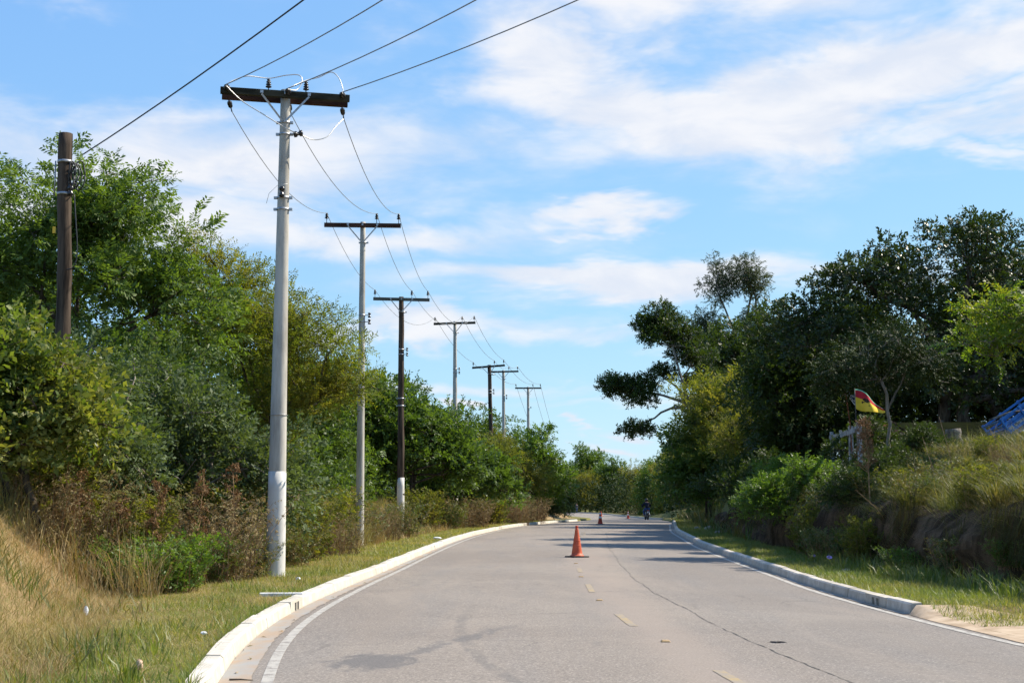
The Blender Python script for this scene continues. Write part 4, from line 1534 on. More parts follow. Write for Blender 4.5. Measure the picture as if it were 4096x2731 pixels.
t = make_tree(108, [(0, 0, 2.9, 1.9, 1.8, 1.7), (1.3, 0, 1.9, 1.5, 1.4, 1.4), (-1.4, 0, 1.9, 1.5, 1.4, 1.4)], 50, 0.5, 0.9, 34, 'mid', [(0, 0), (0.5, 0)], M['lf_mid'], M['bark'], tr=0.08)
plant('leafy_tree', 'small green tree around the foot of the fourth pole', 'tree', -2.4, 68.5, t, s=1.02)
ac_far = make_tree(109, [(0, 0, 3.4, 2.3, 2.0, 1.8), (1.7, 0, 2.3, 1.8, 1.6, 1.4), (-1.6, 0, 2.4, 1.6, 1.6, 1.5)], 60, 0.55, 1.0, 42, 'midfine', [(0, 0), (0.6, 0)], M['lf_olive'], M['bark'], flat=0.6, tr=0.08)
plant('acacia_tree', 'olive acacia between the fourth and fifth poles', 'tree', -0.9, 80, ac_far, rz=0.4, s=1.05)
plant('acacia_tree', 'olive acacia behind the foot of the leaning wooden pole', 'tree', -2.6, 92, ac_far, rz=2.4, s=1.1)
t = make_tree(110, [(0, 0, 4.3, 1.9, 1.8, 2.1), (0.9, 0, 2.4, 1.6, 1.6, 1.9), (-1.1, 0, 3.0, 1.4, 1.5, 1.7)], 66, 0.5, 0.85, 38, 'mid', [(0, 0), (0.6, 0)], M['lf_bright'], M['bark'], tr=0.09, extra=[((1.0, 0, 6.1), 0.4), ((0.8, 0, 5.8), 0.5)])
plant('leafy_tree', 'bright green tree leaning to the kerb where the road bends out of sight', 'tree', 1.7, 92, t, s=1.0)
# ---- far bend
far_a = make_tree(120, [(0, 0, 6.4, 3.2, 3.0, 3.8), (2.4, 0, 3.4, 2.6, 2.4, 3.0), (-2.4, 0, 3.6, 2.6, 2.4, 3.0), (0, 0, 1.4, 3.6, 3.0, 1.4)], 84, 0.9, 1.6, 40, 'far', [(0, 0)], M['lf_mid'], M['bark'], tr=0.2)
far_b = make_tree(121, [(0, 0, 5.4, 3.6, 3.0, 3.0), (2.4, 0, 3.0, 2.6, 2.4, 2.8), (-2.4, 0, 3.0, 2.6, 2.4, 2.8), (0, 0, 1.4, 3.6, 3.0, 1.4)], 84, 0.9, 1.6, 36, 'farfine', [(0, 0)], M['lf_olive'], M['bark'], tr=0.2)
FT = [(9.5, 272, 0, 1.10, 'dark green tree at the left end of the wood closing the bend'), (15.0, 270, 1, 1.06, 'olive tree above the farthest cone'), (20.5, 274, 0, 1.12, 'green tree just right of the farthest cone in the wood'),
      (25.5, 262, 1, 1.18, 'olive tree in the middle of the wood closing the bend'), (30.5, 268, 0, 1.12, 'green tree right of the middle in the wood closing the bend'), (4.0, 276, 1, 1.15, 'olive tree partly behind the bright green kerbside tree'),
      (24.0, 225, 1, 1.05, 'olive tree beyond the road above the small striped cone'), (22.5, 196, 0, 0.88, 'green tree right of the road above the small striped cone'), (21.0, 172, 1, 0.86, 'olive tree behind the motorcyclist'),
      (19.5, 150, 0, 0.78, 'green tree right behind the motorcyclist'), (18.4, 132, 1, 0.76, 'olive tree just right of the motorcyclist'), (36, 275, 1, 1.15, 'olive tree at the right end of the wood closing the bend')]
for i, (x, y, kd, s, lb) in enumerate(FT):
    plant('far_tree', lb, 'tree', x, y, (far_a, far_b)[kd], 'trees closing the far bend', i * 1.3, s)
plant('far_tree', 'lone round topped tree standing above the wood on the skyline', 'tree', 20.2, 360, far_a, rz=0.8, s=1.6, sz=1.75)
plant('far_tree', 'faint tree just right of the round topped skyline tree', 'tree', 31, 370, far_b, rz=0.3, s=1.35)
plant('far_tree', 'tree left of the round topped skyline tree', 'tree', 10, 350, far_b, rz=2.3, s=1.2)
# ---- right side
t = make_tree(130, [(-2.5, 0, 12.1, 1.9, 1.7, 1.7), (-4.9, 0, 8.0, 2.0, 1.6, 1.3), (-0.6, 0, 10.2, 1.6, 1.6, 1.9), (-2.7, 0.2, 9.2, 1.3, 1.3, 1.0), (0.6, 0, 8.0, 2.0, 1.9, 2.0), (-4.2, 0, 5.6, 1.2, 1.0, 0.8)], 150, 0.28, 0.56, 32, 'dark', [(0.4, 0)], M['lf_dark'], M['bark_pale'], tr=0.17, flat=0.62, fork=0.6, twig_r=0.018)
plant('spreading_tree', 'open branched tree reaching out over the road against the sky', 'tree', 12.3, 84, t)
t = make_tree(131, [(-1.2, 0, 18.6, 1.5, 1.4, 3.1), (1.2, 0, 18.4, 1.3, 1.4, 3.2), (-2.4, 0, 14.0, 2.0, 2.0, 2.6), (1.5, 0, 13.5, 2.0, 2.0, 3.0), (-0.4, 0, 10.5, 3.0, 2.5, 3.0)], 130, 0.6, 1.0, 72, 'euc', [(0, 0), (0.5, 0)], M['lf_euc'], M['bark_pale'], tr=0.24, flat=1.1, updir=-0.1, fork=0.6, twig_r=0.022)
plant('eucalyptus_tree', 'tall thin double topped eucalyptus behind the other trees on the right', 'tree', 19.3, 112, t)
t = make_tree(132, [(0, 0, 4.0, 2.0, 1.9, 2.0), (1.2, 0, 2.4, 1.7, 1.6, 1.7), (-0.9, 0, 2.2, 1.5, 1.5, 1.6)], 60, 0.5, 0.85, 48, 'mid', [(0, 0), (0.4, 0)], M['lf_mid'], M['bark'], tr=0.09)
plant('leafy_tree', 'green tree below the open branched tree at the right kerb', 'tree', 10.6, 72, t, s=1.0)
plant('leafy_tree', 'green tree overhanging where the right kerb vanishes', 'tree', 14.2, 93, t, rz=1.9, s=0.9)
plant('leafy_tree', 'shaded green tree between the vanishing kerb and the motorcyclist', 'tree', 16.4, 106, t, rz=3.9, s=0.95)
plant('acacia_tree', 'olive acacia crown in front of the eucalyptus on the right', 'tree', 12.2, 74, ac_far, rz=1.1, s=1.5)
plant('acacia_tree', 'small acacia tucked under the olive crown on the right', 'tree', 11.6, 63, ac_far, rz=4.1, s=0.85)
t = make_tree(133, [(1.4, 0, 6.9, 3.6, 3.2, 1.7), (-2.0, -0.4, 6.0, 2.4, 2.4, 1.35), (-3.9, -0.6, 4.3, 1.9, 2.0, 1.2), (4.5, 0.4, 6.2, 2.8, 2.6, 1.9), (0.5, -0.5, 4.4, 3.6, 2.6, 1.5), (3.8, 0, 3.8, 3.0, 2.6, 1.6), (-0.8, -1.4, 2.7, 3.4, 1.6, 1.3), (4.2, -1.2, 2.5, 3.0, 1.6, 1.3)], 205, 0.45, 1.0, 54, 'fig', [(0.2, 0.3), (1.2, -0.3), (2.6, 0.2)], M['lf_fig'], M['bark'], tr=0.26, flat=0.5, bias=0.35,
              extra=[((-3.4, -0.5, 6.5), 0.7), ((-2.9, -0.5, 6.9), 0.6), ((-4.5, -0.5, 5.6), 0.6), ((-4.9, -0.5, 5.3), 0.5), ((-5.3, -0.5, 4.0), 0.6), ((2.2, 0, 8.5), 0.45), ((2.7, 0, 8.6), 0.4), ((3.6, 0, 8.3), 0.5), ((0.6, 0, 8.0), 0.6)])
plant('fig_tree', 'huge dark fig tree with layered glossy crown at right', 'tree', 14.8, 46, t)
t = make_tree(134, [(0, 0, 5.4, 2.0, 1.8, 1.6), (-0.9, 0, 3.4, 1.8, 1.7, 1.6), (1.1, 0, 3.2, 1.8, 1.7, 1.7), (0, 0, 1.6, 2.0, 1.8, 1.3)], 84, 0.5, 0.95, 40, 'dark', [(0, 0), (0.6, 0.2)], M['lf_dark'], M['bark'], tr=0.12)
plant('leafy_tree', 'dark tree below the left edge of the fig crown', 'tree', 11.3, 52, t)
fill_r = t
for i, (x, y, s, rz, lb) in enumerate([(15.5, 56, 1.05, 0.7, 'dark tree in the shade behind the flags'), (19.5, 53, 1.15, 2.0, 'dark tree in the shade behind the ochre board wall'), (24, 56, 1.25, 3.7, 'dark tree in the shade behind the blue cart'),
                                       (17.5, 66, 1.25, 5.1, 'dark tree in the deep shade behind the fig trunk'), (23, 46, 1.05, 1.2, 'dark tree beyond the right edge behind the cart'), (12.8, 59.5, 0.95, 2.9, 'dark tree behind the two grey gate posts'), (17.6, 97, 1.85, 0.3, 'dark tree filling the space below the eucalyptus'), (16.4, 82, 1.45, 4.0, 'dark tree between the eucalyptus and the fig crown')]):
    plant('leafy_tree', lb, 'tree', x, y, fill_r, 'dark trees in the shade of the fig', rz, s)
t = make_tree(135, [(-0.3, 0, 3.2, 1.6, 1.3, 0.95), (0.9, 0, 3.0, 1.3, 1.2, 0.8), (-1.4, 0, 2.6, 1.0, 1.0, 0.7)], 48, 0.35, 0.6, 52, 'small', [(0, 0)], M['lf_shaded'], M['bark_pale'], tr=0.055, flat=0.8, updir=-0.2, fork=0.75)
plant('slender_tree', 'slender forked tree with drooping dark crown beside the flag', 'tree', 10.05, 35, t)
t = make_tree(136, [(-1.2, -0.2, 3.0, 1.4, 1.1, 0.8), (-1.7, -0.3, 2.2, 1.1, 1.0, 0.6), (0.3, 0, 3.5, 1.3, 1.2, 0.8)], 44, 0.28, 0.5, 18, 'lime', [(0.5, 0)], M['lf_lime'], M['bark_pale'], tr=0.06, flat=0.6, fork=0.6)
plant('lime_leaved_tree', 'lime green sunlit branches reaching in at the right edge', 'tree', 13.2, 30.8, t, dz=0.0)
sh = make_tree(137, [(0, 0, 0.75, 1.1, 0.9, 0.55), (-1.0, 0, 0.25, 0.9, 0.8, 0.5), (0.9, 0, 0.5, 0.9, 0.8, 0.4)], 46, 0.25, 0.45, 40, 'small', [(0, 0), (0.4, 0)], M['lf_bright'], M['bark'], tr=0.035, updir=0.6)
plant('leafy_shrub', 'fine leaved green shrub spilling over the bank below the grey posts', 'shrub', 8.55, 38, sh, s=1.1)
plant('leafy_shrub', 'dim green shrub on the bank above the middle of the right kerb', 'shrub', 8.9, 43.5, sh, rz=2.0, s=1.05)
shd = make_tree(138, [(0, 0, 0.9, 1.2, 1.0, 0.8), (-0.9, 0, 0.45, 0.9, 0.8, 0.6), (0.9, 0, 0.6, 0.9, 0.8, 0.6)], 40, 0.3, 0.5, 36, 'small', [(0, 0), (0.4, 0)], M['lf_dark'], M['bark'], tr=0.035, updir=0.5)
for i, (x, y, s, lb) in enumerate([(9.4, 49, 1.1, 'dark shrub on the bank left of the fine leaved green shrub'), (10.0, 56, 1.2, 'dark shrub at the bank foot under the small acacia'), (11.0, 64, 1.2, 'dark shrub above the rocks near the far end of the right kerb'),
                                   (12.2, 78, 1.3, 'dark shrub past the end of the right kerb'), (10.8, 40.0, 0.9, 'dark shrub under the slender forked tree'), (10.4, 33.0, 0.55, 'dark shrub between the flag and the ochre board wall'), (8.0, 30.7, 0.66, 'low dark shrub at the foot of the flag'), (8.7, 31.4, 0.62, 'low dark shrub at the foot of the white fence'), (9.3, 34.4, 0.7, 'low dark shrub at the far end of the white fence'), (9.4, 31.9, 0.55, 'low dark shrub just right of the flag post'),
                                   (14.8, 98, 1.5, 'low dark shrub beside the road right of the motorcyclist'), (17.0, 118, 1.7, 'low dark shrub behind the motorcycle wheels')]):
    plant('leafy_shrub', lb, 'shrub', x, y, shd, None, i * 1.7, s)
shk = make_tree(139, [(0, 0, 0.55, 1.2, 0.9, 0.45), (-0.9, 0, 0.35, 0.8, 0.7, 0.35)], 30, 0.25, 0.4, 34, 'small', [(0, 0)], M['lf_grey'], M['bark'], tr=0.03, updir=0.6)
plant('leafy_shrub', 'pale grey green shrub spilling over the end of the left kerb', 'shrub', 3.1, 93, shk, s=1.05)
# ---- left weeds and low bushes
def make_forb(seed, n, h, spread, sty, leaf, step=0.09, t0=0.15, lean=0.35, stem=M['dry_stem']):
    """weeds: many thin stems rising and leaning out of one patch, leaves or seed along them"""
    rng = np.random.default_rng(seed)
    mb = MB()
    P, D = [], []
    for i in range(n):
        a, r = rng.uniform(0, 2 * math.pi), spread * rng.uniform(0, 1) ** 0.6
        b = np.array([math.cos(a) * r, math.sin(a) * r, -0.05])
        hh = h * rng.uniform(0.45, 1.0)
        ln = lean * rng.normal(0.6, 0.5)
        a2 = a + rng.normal(0, 0.7)
        tip = b + np.array([math.cos(a2) * ln * hh, math.sin(a2) * ln * hh, hh])
        mid = b + (tip - b) * 0.5 + np.array([0, 0, 0.10 * hh])
        mb.tube([tuple(b), tuple(mid), tuple(tip)], [0.006, 0.005, 0.002], 3, cap=False)
        k = max(int(hh / step), 3)
        for t_ in np.linspace(t0, 1.0, k):
            p = b * (1 - t_) ** 2 + 2 * mid * t_ * (1 - t_) + tip * t_ ** 2
            P.append(p)
            aa = rng.uniform(0, 2 * math.pi)
            D.append([math.cos(aa), math.sin(aa), rng.uniform(0.1, 1.2)])
    tm = [twig(rng, *STY[sty]) for _ in range(5)]
    Q = place_twigs(np.array(P), np.array(D), tm, rng, 0.6, 1.15)
    me = bpy.data.meshes.new('stems')
    me.from_pydata(mb.v, [], mb.f)
    me.update()
    me.materials.append(stem)
    cr = quads_mesh('crown', Q)
    cr.materials.append(leaf)
    return me, cr


wd = make_forb(140, 120, 0.95, 0.72, 'weed', M['gr_weed'], step=0.075)
wdb = make_forb(141, 150, 1.05, 0.75, 'dry', M['lf_dry'], step=0.085, lean=0.6)
wdc = make_forb(142, 100, 1.25, 0.60, 'small', M['lf_olive'], step=0.085, lean=0.4)
wdg = make_forb(143, 150, 0.85, 0.70, 'weed', M['lf_bright'], step=0.06, lean=0.7)
LW = [(-5.45, 19.9, 3, 1.05, 'rounded green creeper mound at the foot of the grassy slope'), (-5.2, 22.3, 0, 0.9, 'green weed clump in front of the silvery shrub'), (-4.95, 23.6, 0, 0.75, 'small dark green weed clump touching the left side of the nearest pole'),
      (-6.2, 20.9, 2, 1.1, 'olive weed bush above the green creeper mound'), (-6.9, 20.0, 1, 1.2, 'brown dry weed clump below the yellow green bush'), (-5.55, 22.6, 1, 1.5, 'tall dry brown weed clump before the tall silvery shrub'),
      (-5.9, 24.6, 2, 1.3, 'olive weed bush between dry clumps left of the nearest pole'), (-7.4, 20.8, 2, 1.35, 'olive weed bush under the smaller silvery shrub'), (-4.95, 27.5, 0, 0.95, 'green weed clump right behind the nearest pole'),
      (-5.0, 30.2, 2, 1.15, 'olive weed bush midway between the first two poles'), (-4.7, 33.2, 1, 1.1, 'dry twiggy weed clump midway between the first two poles'), (-5.1, 35.8, 2, 1.3, 'olive weed bush at the left of the second pole'),
      (-4.9, 40.6, 0, 1.2, 'green weed clump just right of the second pole foot'), (-4.6, 44.5, 1, 1.1, 'brown weed clump between second and third poles'), (-4.4, 48.5, 0, 1.3, 'green weed clump left of the white footed wooden pole'),
      (-4.0, 57, 2, 1.3, 'olive weed bush right of the white footed wooden pole'), (-3.2, 62, 0, 1.4, 'green weed clump under the round green tree'), (-2.3, 66, 1, 1.5, 'brown weed clump below the small green tree'),
      (-1.4, 73, 2, 1.5, 'olive weed bush below the olive acacia'), (-0.2, 78, 1, 1.6, 'brown weed clump at the kerb below the leaning pole'), (1.0, 84, 1, 1.6, 'brown weed clump at the kerb below the bright green tree')]
for i, (x, y, kd, s, lb) in enumerate(LW):
    plant('weed_clump', lb, 'weed', x, y, (wd, wdb, wdc, wdg)[kd], 'weed clumps along the left bank', i * 2.1, s, lower='stems')
RW = [(7.55, 24.9, 3, 0.62, 'fresh green clump hanging at the bank edge left of the middle tussock'), (7.75, 22.6, 0, 0.7, 'green clump hanging at the bank edge above the long bright grass'), (8.05, 20.9, 3, 0.55, 'fresh green clump at the bank edge nearest the picture edge'), (7.5, 27.8, 2, 0.8, 'olive clump hanging over the bank left of the dry stalk'), (7.4, 30.6, 0, 0.8, 'green clump hanging over the bank below the flags'), (7.6, 33.0, 2, 0.9, 'olive clump hanging over the bank right of the fine leaved shrub'), (8.15, 26.6, 0, 0.7, 'green weed clump between two tussocks at the bank edge'), (9.0, 27.4, 0, 0.75, 'bushy green weed clump in the middle of the bank top'), (8.3, 23.2, 2, 0.6, 'olive weed clump above the bent vine'), (7.7, 29.2, 0, 0.8, 'green weed clump beside the tall dry stalk'), (9.9, 26.0, 1, 0.5, 'dry weed clump near the right picture edge'), (10.4, 31.5, 0, 0.55, 'leafy weed clump before the stump'), (8.4, 30.5, 0, 0.75, 'leafy green weed clump at the bank top right of the slender tree'), (9.6, 29.2, 0, 0.6, 'leafy green weed clump in front of the ochre board wall'), (10.2, 28.0, 2, 0.45, 'olive weed clump below the blue cart'),
      (8.9, 25.8, 1, 0.5, 'dry weed clump on the bank slope at the right edge'), (9.4, 24.4, 0, 0.45, 'green weed clump on the bank slope at the right edge'), (8.3, 28.0, 2, 0.6, 'olive weed clump in the middle of the bank slope'), (7.9, 33.5, 2, 0.9, 'olive weed clump under the flag'),
      (10.9, 30.0, 2, 0.4, 'olive weed clump in front of the cart wheel')]
for i, (x, y, kd, s, lb) in enumerate(RW):
    plant('weed_clump', lb, 'weed', x, y, (wd, wdb, wdc, wdg)[kd], 'weed clumps on the right bank', i * 1.4 + 0.3, s, lower='stems')


# ------------------------------------------------------------------ grass
def blades(pts, h, w, lean, rng, az=None, curve=0.5):
    N = len(pts)
    a = rng.uniform(0, 2 * np.pi, N) if az is None else az
    d = np.stack([np.cos(a), np.sin(a), np.zeros(N)], 1)
    fa = a + np.pi / 2 + rng.normal(0, 0.6, N)
    s = np.stack([np.cos(fa), np.sin(fa), np.zeros(N)], 1) * (w / 2)[:, None]
    ln = (lean * h)[:, None] * d
    up = np.stack([np.zeros(N), np.zeros(N), h], 1)
    mid = pts + up * 0.55 + ln * 0.35
    tip = pts + up * (1 - 0.35 * np.clip(lean, 0, 1.6)[:, None] * curve) + ln
    V = np.stack([pts - s, pts + s, mid + s * 0.75, mid - s * 0.75, tip], 1)
    b = np.arange(N)[:, None] * 5
    q = b + np.array([[0, 1, 2, 3]])
    t_ = b + np.array([[3, 2, 4]])
    return V.reshape(-1, 3), q, t_


def grass(name, pts, hmin, hmax, wmin, wmax, lean, mat, seed, label=None, parent=None, az=None):
    rng = np.random.default_rng(seed)
    N = len(pts)
    h = rng.uniform(hmin, hmax, N) * rng.uniform(0.6, 1.0, N) * np.clip(1 + 1.5 * fbm(pts[:, 0] * 1.7, pts[:, 1] * 1.7, seed + 300, 3), 0.45, 1.7)
    w = rng.uniform(wmin, wmax, N)
    le = np.abs(rng.normal(lean, lean * 0.5, N))
    V, q, t_ = blades(pts, h, w, le, rng, az)
    if hmax < 0.3:          # short blades: one leaning triangle each
        V = V.reshape(-1, 5, 3)[:, [0, 1, 4]].reshape(-1, 3)
        me = np_mesh(name, V, [np.arange(len(V)).reshape(-1, 3)])
    else:
        me = np_mesh(name, V, [q, t_])
    o = link(name, me, mat)
    tag(o, label, 'grass', kind='stuff')
    return o


def scatter_left(n, y0, y1, o0, o1, rng, ypow=1.6, patch=None, seed=0):
    y = y0 + (y1 - y0) * rng.uniform(0, 1, n) ** ypow
    a = o0(y) if callable(o0) else o0
    b = o1(y) if callable(o1) else o1
    x = XL(y) - (a + (b - a) * rng.uniform(0, 1, n))
    if patch is not None:
        keep = fbm(x * 1.3, y * 1.3, seed, 3) + rng.normal(0, 0.12, n) > patch
        x, y = x[keep], y[keep]
    return np.stack([x, y, gz(x, y) - 0.01], 1)


def scatter_right(n, y0, y1, o0, o1, rng, ypow=1.4, patch=None, seed=0):
    y = y0 + (y1 - y0) * rng.uniform(0, 1, n) ** ypow
    a = o0(y) if callable(o0) else o0
    b = o1(y) if callable(o1) else o1
    x = XR(y) + (a + (b - a) * rng.uniform(0, 1, n))
    if patch is not None:
        keep = fbm(x * 1.3, y * 1.3, seed, 3) + rng.normal(0, 0.12, n) > patch
        x, y = x[keep], y[keep]
    return np.stack([x, y, gz(x, y) - 0.01], 1)


rg = np.random.default_rng(5)
tz = lambda y: np.interp(y, [0, 10, 14, 18, 22, 30, 40, 60, 120], [1.2, 1.35, 1.7, 2.5, 3.0, 2.4, 2.0, 1.7, 1.7])
grass('verge_grass', scatter_left(85000, 6, 34, 0.16, lambda y: tz(y) + 0.5, rg, 1.25), 0.035, 0.095, 0.005, 0.010, 0.7, M['gr_green'], 1, 'short mown green and yellow grass along the left kerb')
grass('verge_grass', scatter_left(26000, 30, 88, 0.16, lambda y: tz(y) + 0.6, rg, 1.0), 0.06, 0.15, 0.014, 0.026, 0.7, M['gr_green'], 2, 'grass strip along the far left kerb')
grass('verge_straw', scatter_left(60000, 6, 34, 0.25, lambda y: tz(y) + 0.6, rg, 1.25, -0.04, 71), 0.03, 0.12, 0.005, 0.010, 1.6, M['gr_straw'], 3, 'dry bits of straw among the left verge grass')
grass('lush_grass', scatter_left(9000, 7, 30, 0.17, 1.6, rg, 1.2, 0.08, 72), 0.09, 0.24, 0.008, 0.015, 0.5, M['gr_lush'], 4, 'taller bright green grass tufts near the left kerb')
grass('lush_grass', scatter_left(2600, 6, 30, 0.165, 0.24, rg, 1.2), 0.05, 0.13, 0.006, 0.011, 0.9, M['gr_lush'], 40, 'grass fringe leaning over the back of the left kerb')
grass('dry_slope_grass', scatter_left(80000, 7, 24, lambda y: tz(y) - 0.2, lambda y: tz(y) + 4.0, rg, 1.1), 0.08, 0.26, 0.004, 0.009, 0.85, M['gr_straw'], 5, 'dry straw coloured grass covering the left slope')
grass('slope_weeds', scatter_left(9000, 7, 22, lambda y: tz(y) - 0.6, lambda y: tz(y) + 3.5, rg, 1.1, 0.06, 97), 0.08, 0.30, 0.010, 0.020, 0.8, M['gr_weed'], 66, 'scattered green weed leaves in the dry slope grass')
grass('dry_slope_grass', scatter_left(26000, 22, 90, lambda y: tz(y) - 0.2, lambda y: tz(y) + 3.0, rg, 1.0), 0.15, 0.45, 0.012, 0.024, 0.7, M['gr_straw'], 6, 'dry brown grass on the far left bank')
grass('dry_bank_grass', scatter_left(60000, 18.5, 42, lambda y: np.minimum(tz(y) - 0.2, 2.1), lambda y: tz(y) + 2.8, rg, 1.0, -0.10, 98), 0.35, 1.15, 0.005, 0.012, 0.65, M['gr_straw'], 61, 'tall dry straw grass among the weeds on the left bank')
grass('bank_grass', scatter_left(34000, 18, 90, lambda y: tz(y) + 0.1, lambda y: tz(y) + 4.5, rg, 1.0, -0.03, 75), 0.2, 0.75, 0.008, 0.02, 0.6, M['gr_weed'], 7, 'tall green weeds and grass under the left bushes')
grass('verge_grass', scatter_right(60000, 15.6, 62, 0.18, lambda y: toe_r(y) + 0.15, rg, 1.3), 0.05, 0.16, 0.008, 0.016, 0.7, M['gr_lush'], 8, 'green grass strip between the right kerb and the bank')
grass('verge_grass', scatter_right(26000, 14.2, 22, lambda y: np.interp(y, [14, 16, 17.6, 18], [2.4, 1.2, 0.3, 0.2]), lambda y: toe_r(y) + 0.2, rg, 1.0), 0.04, 0.11, 0.006, 0.011, 0.8, M['gr_green'], 9, 'short yellowish grass beside the sandy shoulder')
grass('lush_grass', scatter_right(5200, 17.5, 30, lambda y: toe_r(y) - 0.9, lambda y: toe_r(y) + 0.1, rg, 1.0, -0.03, 76), 0.18, 0.42, 0.010, 0.018, 0.6, M['gr_lush'], 10, 'long bright grass tufts at the foot of the right bank')
grass('verge_grass', scatter_right(9000, 58, 100, 0.18, 3.0, rg, 1.0), 0.10, 0.25, 0.02, 0.04, 0.7, M['gr_green'], 11, 'grass past the far end of the right kerb')
grass('bank_grass', scatter_right(64000, 18, 50, lambda y: toe_r(y) + 0.45, lambda y: toe_r(y) + 6.5, rg, 1.1, -0.06, 95), 0.2, 0.75, 0.006, 0.013, 0.75, M['gr_tall'], 12, 'long arching grass covering the top of the right bank')
def bank_face(n, rng):
    y = 18 + 34 * rng.uniform(0, 1, n) ** 1.2
    x = XR(y) + toe_r(y) + rng.uniform(-0.1, 0.35, n)
    return np.stack([x, y, zr(y) + rng.uniform(0.75, 1.5, n)], 1)


_bf = bank_face(17000, rg)
_bf = _bf[fbm(_bf[:, 1] * 1.1, _bf[:, 2] * 0.6, 91, 3) > 0.12]
_r = np.random.default_rng(88)
_V, _q, _t = blades(_bf, -_r.uniform(0.12, 0.5, len(_bf)), _r.uniform(0.006, 0.012, len(_bf)), -np.abs(_r.normal(0.5, 0.25, len(_bf))), _r, np.pi + _r.normal(0, 0.7, len(_bf)))
tag(link('hanging_grass', np_mesh('hanging_grass', _V, [_q, _t]), M['gr_root']), 'dry grass and roots trailing down the cut earth face', 'grass', kind='stuff')
grass('hanging_grass', scatter_right(15000, 18, 56, lambda y: toe_r(y) + 0.30, lambda y: toe_r(y) + 0.75, rg, 1.1), 0.3, 0.6, 0.006, 0.012, 1.7, M['gr_tall'], 13, 'dry grass hanging over the edge of the cut bank', az=None)
grass('bank_weeds', scatter_right(16000, 44, 112, lambda y: toe_r(y) - 0.4, lambda y: toe_r(y) + 8, rg, 1.0), 0.3, 0.9, 0.02, 0.045, 0.6, M['gr_weed'], 14, 'shaded undergrowth beneath the right hand trees')


def thicket(name, line, n, depth, h, sty, mat, label, seed, hvar=0.5):
    """undergrowth mass along a line of (x, y): no single plant can be told apart"""
    rng = np.random.default_rng(seed)
    L = np.array(line, float)
    seg = np.linalg.norm(np.diff(L, axis=0), axis=1)
    cum = np.concatenate([[0], np.cumsum(seg)])
    u = rng.uniform(0, cum[-1], n)
    x, y = np.interp(u, cum, L[:, 0]), np.interp(u, cum, L[:, 1])
    x = x + rng.normal(0, depth * 0.5, n)
    y = y + rng.normal(0, depth * 0.5, n)
    top = h * (1 + hvar * 2 * fbm(u * 0.35, x * 0.3, seed, 3))
    z = gz(x, y) + top * rng.uniform(0, 1, n) ** 0.8
    tm = [twig(rng, *STY[sty]) for _ in range(6)]
    D = rng.normal(0, 1, (n, 3)) + np.array([0, 0, 0.5])
    Q = place_twigs(np.stack([x, y, z], 1), D, tm, rng)
    o = link(name, quads_mesh(name, Q), mat)
    tag(o, label, 'undergrowth', kind='stuff')


thicket('far_undergrowth', [(16, 112), (19, 135), (22, 165), (24, 200), (24, 232), (18, 256), (8, 268), (-8, 272), (-30, 276)], 10000, 2.4, 6.5, 'far', M['lf_shaded'], 'dark undergrowth closing the far bend of the road', 201)
thicket('right_undergrowth', [(11.5, 50), (12.8, 62), (14.2, 76), (16, 92), (18, 110)], 6500, 1.5, 3.0, 'mid', M['lf_shaded'], 'dark undergrowth under the trees along the right side', 202)
thicket('right_undergrowth', [(14.5, 50), (18, 52), (24, 54), (32, 54)], 5200, 1.4, 4.0, 'mid', M['lf_shaded'], 'dark undergrowth in the shade behind the cart and board wall', 203)
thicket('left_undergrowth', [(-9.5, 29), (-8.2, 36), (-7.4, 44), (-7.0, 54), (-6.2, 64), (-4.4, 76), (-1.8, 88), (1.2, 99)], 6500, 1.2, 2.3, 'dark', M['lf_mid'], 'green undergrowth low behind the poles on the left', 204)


def tussock(label, x, y, n, h, w, lean, mat, seed, cat='grass tuft', group='grass tufts beside the road', dz=0.0):
    rng = np.random.default_rng(seed)
    p = np.zeros((n, 3))
    r = rng.uniform(0, 0.10, n) ** 1.0
    a = rng.uniform(0, 2 * np.pi, n)
    p[:, 0], p[:, 1] = r * np.cos(a), r * np.sin(a)
    V, q, t_ = blades(p, h * rng.uniform(0.55, 1.0, n), w * rng.uniform(0.7, 1.2, n), np.abs(rng.normal(lean, 0.25, n)), rng, a + rng.normal(0, 0.5, n), 0.8)
    o = link('grass_tuft', np_mesh('grass_tuft', V, [q, t_]), mat)
    o.location = (x, y, gz1(x, y) - 0.02 + dz)
    tag(o, label, cat, group)
    return o


tussock('bright green broad bladed grass tuft at the bottom left', -2.95, 10.2, 40, 0.30, 0.016, 0.55, M['gr_lush'], 1)
tussock('bright green grass tuft in the bottom left corner', -3.55, 9.6, 30, 0.26, 0.014, 0.55, M['gr_lush'], 2)
tussock('slim upright green tuft above the bottom left tuft', -3.45, 11.2, 18, 0.34, 0.013, 0.3, M['gr_lush'], 3)
tussock('green grass tuft midway on the left verge', -3.2, 12.0, 22, 0.28, 0.012, 0.5, M['gr_lush'], 4)
tussock('green tuft at the very edge of the kerb at bottom left', -2.35, 9.7, 34, 0.22, 0.013, 0.7, M['gr_lush'], 5)
tussock('small green sprout growing by the left kerb drain', -2.86, 18.25, 10, 0.20, 0.014, 0.6, M['gr_lush'], 6, dz=-0.06)
TW = ['big straw tipped tussock over the bank, middle of the row', 'tussock left of the middle one on the bank', 'tussock overhanging near the right end of the bank', 'tussock on the slope above the lilac flowers',
      'tussock below the flags on the bank edge', 'rightmost tussock over the bank at the picture edge', 'tussock on the slope behind the middle one', 'tussock under the blue cart on the bank slope', 'tussock below the ochre board wall', 'tussock below the slender forked tree',
      'tussock at the bank edge below the fine leaved shrub', 'tussock right above the bent vine', 'tussock second from the right end of the bank', 'tussock between the tall dry stalk and the bank edge', 'tussock left of the dry stalk on the bank edge', 'tussock at the shaded left end of the bank']
